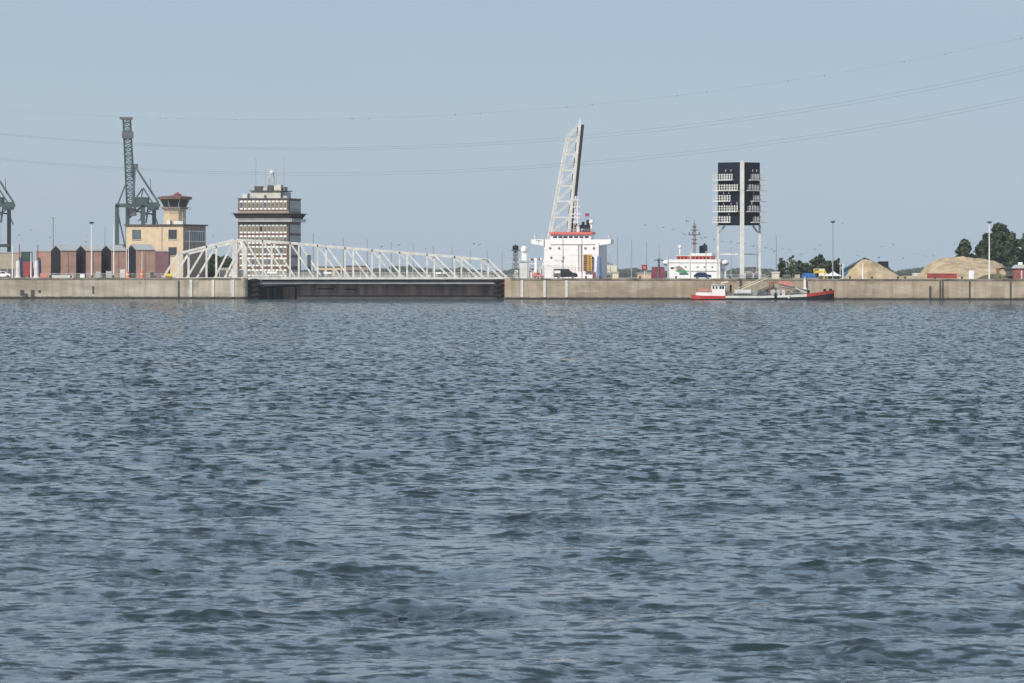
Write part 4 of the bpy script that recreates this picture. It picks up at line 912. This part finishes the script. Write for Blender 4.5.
# nav mast left of ship 2
t = thing('navigation_mast','dark navigation mast with crosstree beside the purple container','mast',(ax(658.8,560),560,QZ)); z = lambda y: az(y,560,659)-QZ
MB().cyl((0,0,0),(0,0,z(258)),.32,.25).build('post','dgrey',t); MB().box(-1.1,1.1,-.3,.3,z(260.3),z(259.2)).build('crosstree','dgrey',t); MB().cyl((0,0,z(258)),(0,0,z(254)),.2,.05).build('top','grey',t)
container(652,664.5,266.5,278.2,566,'purple','purple red shipping container behind the dark navigation mast')
t = thing('signboard','square dark red signboard on a post between the lamp masts','sign',(ax(644.4,560),560,QZ)); z = lambda y: az(y,560,644)-QZ
MB().box(-.7,.7,-.06,.06,z(270),z(264.4)).build('board','dred',t); MB().box(-.35,.35,-.09,-.064,z(268.5),z(266)).build('symbol','skin_red',t); MB().box(-.08,.08,.07,.2,0,z(265)).build('post','white2',t)
flat_shed('kiosk',637.5,651,272.2,575,'sand_wall','low sand coloured hut beneath the dark red signboard',3,'hut','roof_g',False)
# far thin jib crane right of ship 1
t = thing('distant_crane','small distant lattice jib crane just right of the large ship','crane',(ax(607,2050),2050,QZ)); P = lambda x,y: Vector((ax(x,2050),2050,az(y,2050,x)))
MB().lattice(P(606.8,277),P(606.8,262),5,4,.5,3).build('tower','grey',t,True); MB().bar(P(606.8,262),P(605.5,247),.7).build('mast','grey',t,True)
MB().lattice(P(606.8,262),P(613.5,266),1.6,6,.3,.8).build('jib','grey',t,True); MB().bar(P(606,250),P(613,264.5),.35).build('stay','grey',t,True); q = P(613,268.5); MB().box(q.x-3.5,q.x+2.5,2048,2052,q.z-2.5,q.z+2).build('cabin','cream',t,True)
flat_shed('kiosk',612.5,618.5,271.5,565,'cream','small cream cabinet right of the large ship on the quay edge',2,'hut','roof_g',False)

# white gate structures right of / under the panel tower
flat_shed('kiosk',721,726,268.5,562,'white2','narrow white cabinet at the left foot of the panel tower',2,'hut','roof_g',False)
flat_shed('kiosk',745,761.5,270.3,566,'white2','low white hut at the right foot of the panel tower',4,'hut','roof_g',True)
t = thing('round_road_sign','white round sign with red ring and black mark by the panel tower','sign',(ax(754,561),561,QZ)); z = lambda y: az(y,561,754)-QZ
MB().cyl((0,0,z(269)),(0,.05,z(269)),.62,n=18).build('ring','red',t) ; MB().cyl((0,-.03,z(269)),(0,-.005,z(269)),.45,n=18).build('face','white',t); MB().box(-.12,.12,-.05,-.034,z(269)-.2,z(269)+.25).build('symbol','black',t); MB().box(-.06,.06,.06,.15,0,z(267)).build('post','lgrey',t)
flat_shed('kiosk',772,779.3,271,560,'cream','cream square cabinet at the foot of the white flagpole',2,'hut','white2',False)
# quay edge railing left and right
def rail_thing(x0,x1,Y,h,label):
    t = thing('quay_railing',label,'railing',(ax((x0+x1)/2,Y),Y,QZ)); railing(ax(x0,Y),ax(x1,Y),Y,QZ,h,'lgrey',t,1.5,3)
rail_thing(48,162,554,1.1,'grey metal railing along the left quay in front of the sheds')
rail_thing(720,765,555,1.1,'grey metal railing around the foot of the panel tower')
rail_thing(507,560,554.5,1.1,'grey metal railing on the right lock head beside the white beacon')
# bollards
b0 = None
for i,x in enumerate(list(range(8,160,21))+[586,600,640,676,730,768,850,872,898,905,935,962,1000]):
    if b0 is None:
        b0 = thing('mooring_bollard','squat black mooring bollard on the coping of the quay edge','bollard',(ax(x,550.6),550.6,QZ+.02),group='mooring bollards along the quay edge')
        MB().lathe((0,0,0),[(.3,0),(.22,.1),(.2,.35),(.34,.42),(.3,.55),(.1,.6)],10).build('bollard_body','roof_d',b0)
    else: copy_thing(b0,(ax(x,550.6),550.6,QZ+.02))
# small things on the left quay
def cone_post(x,label,m='orange',h=1.5):
    t = thing('warning_post',label,'post',(ax(x,553),553,QZ)); MB().lathe((0,0,0),[(.42,0),(.38,.15),(.33,h),(.1,h+.2)],10).build('body',m,t); MB().lathe((0,0,h*.5),[(.40,0),(.40,.2)],10).build('stripe','white',t)
cone_post(128,'orange warning post in front of the black gable shed'); cone_post(142,'orange warning post right of the black gable shed','orange',1.7)
def cabinet(x0,x1,yt_,Y,m,label,name='equipment_cabinet'):
    t = thing(name,label,'cabinet',(ax((x0+x1)/2,Y),Y,QZ)); h = az(yt_,Y,x0)-QZ; w_ = (ax(x1,Y)-ax(x0,Y))/2
    MB().box(-w_,w_,0,1,0,h).build('body',m,t); MB().box(-w_-.05,w_+.05,-.05,1.05,h+.002,h+.08).build('lid','lgrey',t); MB().box(-w_*.8,w_*.8,-.03,-.003,.1,h-.15).build('door',m,t)
cabinet(80,84.5,275.4,553,'white','squat white cabinet in front of the second brick shed'); cabinet(96,100.5,273,554,'lgrey','grey cabinet in front of dark gable of the third brick shed')
cabinet(106,112,272.5,554,'lgrey','wide grey cabinet left of the thin white pole by third brick shed'); cabinet(120,125,270.5,554,'white2','tall off white cabinet by the black gable shed')
cabinet(52,73,276.7,556,'white2','long low white bench block in front of the first brick shed','concrete_block'); cabinet(40,47,275,556,'skin_red','low pinkish cabinet beside the right blue and white column')
cabinet(969,974,269,555,'white','upright white cabinet in front of the big sand heap'); cabinet(546.3,551.5,266,554,'white','tall white equipment cabinet behind the black van','equipment_cabinet')
cabinet(592.5,596,272,554,'rust','small rusty cabinet below the yellow ladder of the large ship')
cabinet(150,154,273,554,'dgrey','dark cabinet right of the orange warning post on the left quay')
t = thing('yellow_buoy','yellow drum lying on quay under the left end of the bridge','buoy',(ax(169,551.9),551.9,QZ)); MB().cyl((-.7,0,.55),(.7,0,.55),.52,n=14).build('drum','yellow',t); MB().cyl((-.78,0,.55),(-.702,0,.55),.56,n=14).cyl((.702,0,.55),(.78,0,.55),.56,n=14).build('drum_rim','yellow',t)

# ------------------------------------------------------------------ right-hand side: shed, heaps, container, hut
Yh = 600
sh = thing('salt_shed','wide shed with blue sheet roof behind a tall sand heap near the right quay','shed',(ax(868,Yh),Yh,QZ), R(-4)); z = lambda y: az(y,Yh,868)-QZ; X = lambda x: ax(x,Yh)-ax(868,Yh)
MB().prism([(X(843),0),(X(843),z(269)),(X(864.5),z(257.2)),(X(891),z(269.5)),(X(891),0)][::-1],0,14).build('wall','wood',sh)
MB().prism([(X(840.5),z(270.6)),(X(864.5),z(257.1)),(X(864.5),z(256.2)),(X(839.5),z(269.2))],-.6,15).build('roof','roof_b',sh)
MB().prism([(X(864.6),z(257.1)),(X(893.5),z(270.6)),(X(893.5),z(269.6)),(X(864.6),z(256.2))],-.6,15).build('roof','roof_d',sh)
MB().box(X(842.7),X(843)-.004,0,14,0,z(269.5)).build('side_wall','roof_b',sh)
MB().prism([(X(843.0),0),(X(843.0),z(268.8)),(X(849.5),z(265.4)),(X(846),0)],-.09,-.005).build('side_trim','roof_b',sh)
container(878.5,888.5,260.3,266.5,625,'black','black container box standing high behind the right slope of the shed')
MB_c = MB().box(ax(877,625),ax(890,625),625.2,629,QZ,az(266.6,625)); t = thing('container_stand','dark platform carrying the black container box behind the shed','platform',(ax(883,625),627,QZ)); MB_c.build('platform_body','dgrey',t,True)
def heap(profile, Y, depth, label, name='sand_heap', m='sand', amp=.35, cat='heap'):
    xs = np.array([p[0] for p in profile],float); zs = np.array([az(p[1],Y,p[0])-QZ for p in profile]); X_ = (xs-512)/F*(Y+D)
    nx, ny = 110, 40; gx = np.linspace(X_[0],X_[-1],nx); gy = np.linspace(-1,1,ny); hz = np.interp(gx,X_,zs)
    v = []; 
    ph = rng.uniform(0,6,8)
    for j in range(ny):
        for i in range(nx):
            k = 1-abs(gy[j])**1.25; e = min(1, 3*min(i,nx-1-i)/nx)
            nzv = (math.sin(gx[i]*1.3+ph[0]+2*gy[j])+math.sin(gx[i]*2.9+ph[1]+5*gy[j])*.6+math.sin(gx[i]*.6+gy[j]*7+ph[2])+math.sin(gx[i]*5.1+gy[j]*11+ph[3])*.35)
            v.append((gx[i]-(X_[0]+X_[-1])/2, gy[j]*depth/2, max(-.05, hz[i]*k*(1+.0*nzv)+amp*nzv*.5*k*e*min(1,hz[i]/2)-.03)))
    f = [(j*nx+i,j*nx+i+1,(j+1)*nx+i+1,(j+1)*nx+i) for j in range(ny-1) for i in range(nx-1)]
    o = MB().add(v,f).build(name,m,smooth=True); o.location = ((X_[0]+X_[-1])/2,Y,QZ); return tag(o,label,cat)
heap([(843,279),(847,273.5),(852,267.5),(857,262.2),(862,258.3),(866,257.6),(871,259),(878,262.6),(885,266.4),(892,270.2),(898,274),(904,277),(908,279)],592,13,'tall smooth sand heap piled against the front of the blue roofed shed',amp=.12)
heap([(916,278),(921,272),(926,265),(933,259.8),(938,256.6),(955,255.2),(970,256),(983,257),(993,258.8),(1002,263),(1009,270),(1014,278)],640,50,'big flat topped sand heap behind the red container on the right',amp=.22)
heap([(976,278),(982,274.5),(988,272.6),(998,272.6),(1005,274.6),(1010,278)],572,10,'low dark earth mound beneath the tall white mast','earth_mound','earth',.25)
heap([(892,278),(898,275.5),(905,274.5),(913,274.0),(919,276),(922,278)],640,16,'low sandy bank between the shed and the big sand heap','sand_heap','sand',.3)
container(928,957,272.3,277.2,560,'mred','long low red container in front of the big sand heap')
# excavator
t = thing('excavator','dark excavator with bent arm at the right foot of the big sand heap','excavator',(ax(1012,585),585,QZ)); z = lambda y: az(y,585,1005)-QZ; X = lambda x: ax(x,585)-ax(1012,585)
MB().box(-1.9,1.9,-1.4,-.9,0,.9).box(-1.9,1.9,.9,1.4,0,.9).build('track','black',t); MB().box(-1.5,1.9,-1.2,1.2,.95,2.0).build('body','dgrey',t); cb = MB().box(-1.5,-.2,-1.2,-.2,2.004,3.2).build('cab','roof_d',t); MB().box(-1.4,-.3,-1.26,-1.204,2.2,3.0).build('window','glass',cb)
MB().bar((-1.2,0,1.8),(X(1004),0,z(266.5)),.45).bar((X(1004),0,z(266.5)),(X(998.5),0,z(268)),.4).build('arm','black',t); MB().prism([(X(996),z(266.8)),(X(999),z(267)),(X(999.5),z(272)),(X(997),z(272.6))],-.6,.6).build('bucket','rust',t)
hs = thing('brick_hut','red brick hut with white chimney at the right edge of the photograph','hut',(ax(1024,580),580,QZ)); z = lambda y: az(y,580,1020)-QZ; X = lambda x: ax(x,580)-ax(1024,580)
MB().box(X(1014.5),X(1040),0,6,0,z(267)).build('wall','hutred',hs); MB().prism([(X(1013),z(266.9)),(X(1041),z(266.9)),(X(1037),z(263.3)),(X(1018),z(263.3))],-.4,6.4).build('roof','lgrey',hs)
MB().box(X(1019),X(1023),1,2.5,z(263.2),z(260.8)).build('chimney','white',hs); MB().box(X(1021),X(1022.2),-.05,-.004,0,z(269)).build('drainpipe','white2',hs); MB().box(X(1026),X(1031),-.06,-.004,z(273),z(269)).build('window','glass',hs)
# tarp, tent, loader frame
tp = thing('covered_stack','stack under a bright blue tarpaulin in front of the row of trees','stack',(ax(809,565),565,QZ)); z = lambda y: az(y,565,809)-QZ
MB().prism([(-1.7,0),(-1.6,z(273.6)),(-.8,z(272)),(.6,z(272.3)),(1.5,z(273.2)),(1.7,0)][::-1],0,3).build('tarpaulin','tarp',tp); MB().box(-1.8,1.8,-.1,3.1,-.0,.12).build('pallet','wood',tp)
tn = thing('white_tent','small white pointed tent on the quay left of the blue roofed shed','tent',(ax(833.5,568),568,QZ)); z = lambda y: az(y,568,833)-QZ
MB().lathe((0,0,z(275)),[(2.3,0),(1.2,.45),(.3,.95),(.05,1.2)],8).build('canopy','white',tn)
for x in (-1.6,1.6):
    for y in (-1.2,1.2): MB().cyl((x,y,0),(x,y,z(275)),.06,n=6).build('leg','lgrey',tn)
MB().box(-1.5,1.5,-.8,.8,0,.75).build('table','dgrey',tn)
lf = thing('yellow_gantry','yellow steel frame standing in front of the row of trees','gantry',(ax(819,572),572,QZ)); z = lambda y: az(y,572,819)-QZ
for x in (-1.25,1.35): MB().box(x-.12,x+.12,0,.3,0,z(268.5)).build('leg','yellow',lf)
MB().box(-1.4,1.5,.0,.3,z(268.5)+.002,z(267.8)).build('beam','cream',lf); MB().box(-1.0,1.1,.05,.25,z(272.2),z(269.6)).build('hopper','yellow',lf); MB().bar((1.4,.15,z(268)),(2.2,.15,0),.18).build('stay','yellow',lf)
flat_shed('far_house',914,921,272,1500,'white2','tiny white roofed house far off between the two sand heaps',10,'house','white',False)
cabinet(783,790,274.5,562,'dgrey','dark low cabinet below the trees right of the flagpole'); cabinet(795,800,274,564,'conc','pale concrete block left of the blue tarpaulin','concrete_block')

# ------------------------------------------------------------------ trees
def leaves(centres, radii, per, size, seed):
    r = np.random.default_rng(seed); V = []
    for c, rad in zip(centres, radii):
        n = int(per*rad**2); d = r.normal(size=(n,3)); d /= np.linalg.norm(d,axis=1)[:,None]
        rr = rad*(.55+.5*r.random(n)**.6)[:,None]; p = np.array(c)+d*rr*np.array([1,1,.85])
        a = r.normal(size=(n,3)); a /= np.linalg.norm(a,axis=1)[:,None]; b = np.cross(a, r.normal(size=(n,3))); b /= np.linalg.norm(b,axis=1)[:,None]
        s_ = size*(.6+.8*r.random(n))[:,None]
        V.append(np.stack([p-a*s_-b*s_*.6, p+a*s_-b*s_*.4, p+a*s_*.7+b*s_, p-a*s_*.6+b*s_*.8],1))
    V = np.concatenate(V).reshape(-1,3); return V
def tree(x0, x1, yt_, Y, label, m='leaf', lumps=16, sparse=1.0, group=None, seed=0, size=.42, fat=1.0, per=60):
    r = random.Random(seed); cx_ = ax((x0+x1)/2,Y); w_ = (ax(x1,Y)-ax(x0,Y))/2*fat; h = (az(yt_,Y,x0)-QZ)*1.05
    t = thing('broadleaf_tree',label,'tree',(cx_,Y,QZ),group=group)
    cs, rs = [], []
    for i in range(lumps):
        f = (i+.5)/lumps; zz = h*(.12+.80*f); prof_ = math.sin(math.pi*min(1,(.18+.80*f)))**.6
        ang = r.uniform(0,6.28); rr = w_*prof_*r.uniform(.25,.88)
        rad = w_*r.uniform(.15,.36)*(1.0 if f < .75 else .7)
        cs.append((rr*math.cos(ang), rr*math.sin(ang), min(zz, h-rad*.85))); rs.append(rad)
    cs.append((0,0,h*.42)); rs.append(w_*.5)
    V = leaves(cs, rs, per*sparse, size, seed+100); n = len(V)//4
    me = bpy.data.meshes.new('crown'); me.from_pydata(V.tolist(), [], [(4*i,4*i+1,4*i+2,4*i+3) for i in range(n)]); me.materials.append(K[m])
    o = bpy.data.objects.new('crown', me); col.objects.link(o); o.parent = t
    b = MB(); b.cyl((0,0,0),(0,0,h*.45),h*.028,h*.02,8); b.cyl((0,0,h*.45),(0,0,h*.85),h*.02,h*.006,6)
    for c in cs[::2]: b.cyl((0,0,h*.3+c[2]*.2),c,h*.012,h*.003,5)
    b.build('trunk','bark',t); return t
G1 = 'trees behind the left half of the bridge'
for i,(x0,x1,yt_,Y,lab) in enumerate(((172,192,257,740,'dark leafy tree behind the bridge below the sand coloured building'),(186,208,252.5,750,'largest dark tree behind the left bridge span'),
    (203,222,256,755,'dark tree behind the bridge between building and control tower'),(216,236,258,850,'small dark tree just left of the control tower'),(232,252,264,850,'low bushy tree at the foot of the control tower'))):
    tree(x0,x1,yt_,Y,lab,'leaf',34,1.2,G1,20+i,.38,fat=1.25)
G2 = 'row of trees right of the panel tower'
for i,(x0,x1,yt_,Y,lab,m,sp) in enumerate(((777,786,257,640,'slim dark tree at the left end of the tree row','leaf',1.0),(786,797,255,655,'pale thin leafed tree, second in the tree row','leaf2',.5),
    (794,806,260,640,'low dark tree, third in the tree row','leaf',.9),(802,812,262,650,'small dark tree behind the blue tarpaulin','leaf',.9),(807,817,257.5,640,'dark tree left of the tallest in the tree row','leaf',.9),(812,827,253.5,650,'tallest dark tree of the row behind the yellow frame','leaf',1.0),
    (824,834,259.5,640,'dark tree next to the floodlight mast','leaf',.9),(832,842,257.5,660,'dark tree directly left of the blue roofed shed','leaf',.9))):
    tree(x0,x1,yt_,Y,lab,m,30,sp,G2,40+i,.30,fat=1.3,per=80)
G3 = 'large trees behind the big sand heap'
for i,(x0,x1,yt_,Y,lab) in enumerate(((955,974,237.5,700,'single round dark tree standing on the skyline above the sand heap'),(977,1000,231,700,'dark tree at the left side of the big tree clump'),(985,1016,221.5,715,'tallest dark tree of the big clump behind the white mast'),
    (1002,1022,233,700,'dark tree right of the tallest in the big clump'),(1012,1046,228.5,705,'broad dark tree cut by the right edge of the photograph'),(970,985,254,705,'low dark bush on the skyline left of the big tree clump'))):
    tree(x0,x1,yt_,Y,lab,'leaf',60,1.3,G3,60+i,.42,fat=1.1,per=55)

# far-off wood on the horizon
def far_wood():
    r = np.random.default_rng(5); V = []; Fc = []; ico = []
    for k in range(6500):
        Y = r.uniform(3600,3900); px = r.uniform(-150,1250); hmul = .8+.3*math.sin(px*.035)+.25*math.sin(px*.11+1)+.12*math.sin(px*.37)
        if 372 < px < 500: hmul *= 1.15
        x = ax(px,Y); h = 6.8*max(.5,.5+.5*hmul)*r.uniform(.65,1.2); rad = r.uniform(1.4,3.4); z = QZ+h-rad*.5
        o = len(V); m_ = 7
        for j in range(5):
            g_ = math.pi*j/4
            for i in range(m_):
                a = 2*math.pi*i/m_+r.uniform(-.2,.2); q = rad*r.uniform(.75,1.15)
                V.append((x+q*math.sin(g_)*math.cos(a), Y+q*math.sin(g_)*math.sin(a), z-q*.9*math.cos(g_)-(h*.5 if j == 0 else 0)))
        for j in range(4):
            for i in range(m_): Fc.append((o+j*m_+i,o+j*m_+(i+1)%m_,o+(j+1)*m_+(i+1)%m_,o+(j+1)*m_+i))
    b = MB(); b.v = V; b.f = Fc; b.box(ax(-200,3750),ax(1300,3750),3740,3760,QZ,QZ+5)
    tag(b.build('far_wood','leafd'),'low wooded strip along the far horizon','wood',kind='stuff')
far_wood()

# ------------------------------------------------------------------ overhead lines
def cable(pts, label, name='overhead_cable', markers=(), off=0, r_=.024):
    (xa,ya),(xb,yb),(xc,yc) = pts
    s1_ = (yb-ya)/(xb-xa); s2_ = (yc-yb)/(xc-xb); q = (s2_-s1_)/(xc-xa)
    fy = lambda x: ya+s1_*(x-xa)+q*(x-xa)*(x-xb)+off*(x+100)/1124
    fY = lambda x: 620-.16*(x) if x > -100 else 636
    t = thing(name,label,'cable',(ax(512,fY(512)),fY(512),az(fy(512),fY(512))),group='power lines crossing the sky'); b = MB(); P_ = []
    for x in range(-500,1600,35): P_.append(at(x,fy(x),fY(x)))
    for a,c in zip(P_[:-1],P_[1:]): b.cyl(a,c,r_,n=5)
    b.build('conductor','cable',t,True)
    for x in markers: p = at(x,fy(x)+.4,fY(x)); MB().ball(p,.14,8,6).build('marker_ball','cable',t,True)
cable([(160,119),(512,111),(1024,36)],'uppermost power line hung with small marker balls',markers=(160,235,352,369,455,480,566,592,677,707,788,824,904,945,1021), r_=.014)
cable([(0,135),(240,148),(1024,65)],'upper wire of the middle pair of power lines'); cable([(0,135.6),(240,148.6),(1024,65)],'lower wire of the middle pair of power lines',off=4)
cable([(0,160),(400,172),(1024,95)],'upper wire of the lowest pair of power lines'); cable([(0,160.8),(400,173),(1024,95)],'lower wire of the lowest pair of power lines',off=3.5)

# ------------------------------------------------------------------ gulls
birds = [(645,225),(663.5,227),(672.7,229),(687,221),(684,233.7),(701.5,237.5),(705,237),(714,239),(722,240.7),(731,241.5),(739,242.6),(745,243),(753,245.6),(765.5,247.3),(771.6,248.3),(774.5,250.7),(783,247.8),(789,248.6),(801,254),
 (814.3,248.3),(819.6,244.3),(842.4,222.5),(857.7,254.7),(881.9,245.6),(879,256.7),(892.8,243.5),(903,257),(916,253),(925.4,255),(933,254),(954.4,243),(974,242),(31.4,231),(19,237),(49.9,239),(86,243),(213.3,236.8),(333.7,245),(381.5,247),(399,245.7),(479.8,244.6),(425.5,248.7),(474,244)]
gm = []
for k in range(3):
    b = MB(); b.ball((0,0,0),(.10,.28,.09),8,6); up_ = (.18,.02,-.10)[k]
    for s_ in (-1,1):
        b.add([(0,-.1,.04),(s_*.34,-.16,up_+.06),(s_*.36,.06,up_+.06),(0,.12,.04),(0,-.1,.0),(s_*.34,-.16,up_+.03),(s_*.36,.06,up_+.03),(0,.12,.0)],[(0,1,2,3),(7,6,5,4),(0,4,5,1),(1,5,6,2),(2,6,7,3)])
        b.add([(s_*.34,-.16,up_+.06),(s_*.68,-.02,up_*.4+.02),(s_*.66,.05,up_*.4+.02),(s_*.36,.06,up_+.06),(s_*.34,-.16,up_+.03),(s_*.68,-.02,up_*.4),(s_*.66,.05,up_*.4),(s_*.36,.06,up_+.03)],[(0,1,2,3),(7,6,5,4),(0,4,5,1),(1,5,6,2),(2,6,7,3)])
    o = b.build('flying_gull','gull'); gm.append(o.data); bpy.data.objects.remove(o)
for i,(x,y) in enumerate(birds):
    o = bpy.data.objects.new('flying_gull', gm[i%3]); col.objects.link(o); Y = random.uniform(505,545); o.location = at(x,y,Y)
    o.rotation_euler = (random.uniform(-.3,.3),random.uniform(-.4,.4),random.uniform(0,6.28))
    tag(o,'small grey gull flying in the scattered flock low in the sky','bird','gulls flying over the quay')

# ------------------------------------------------------------------ haze
hz = MB().box(-3000,3000,-760,5200,-6,125).build('haze','white'); hz.data.materials.clear()
hm = bpy.data.materials.new('haze_air'); hm.use_nodes = True; n = hm.node_tree; n.nodes.clear()
pv = n.nodes.new('ShaderNodeVolumePrincipled'); pv.inputs['Color'].default_value = (.93,.95,1,1); pv.inputs['Density'].default_value = .00005; pv.inputs['Anisotropy'].default_value = 0
oo = n.nodes.new('ShaderNodeOutputMaterial'); n.links.new(pv.outputs[0], oo.inputs['Volume']); hz.data.materials.append(hm); tag(hz,'thin pale summer haze over the harbour','haze',kind='stuff')
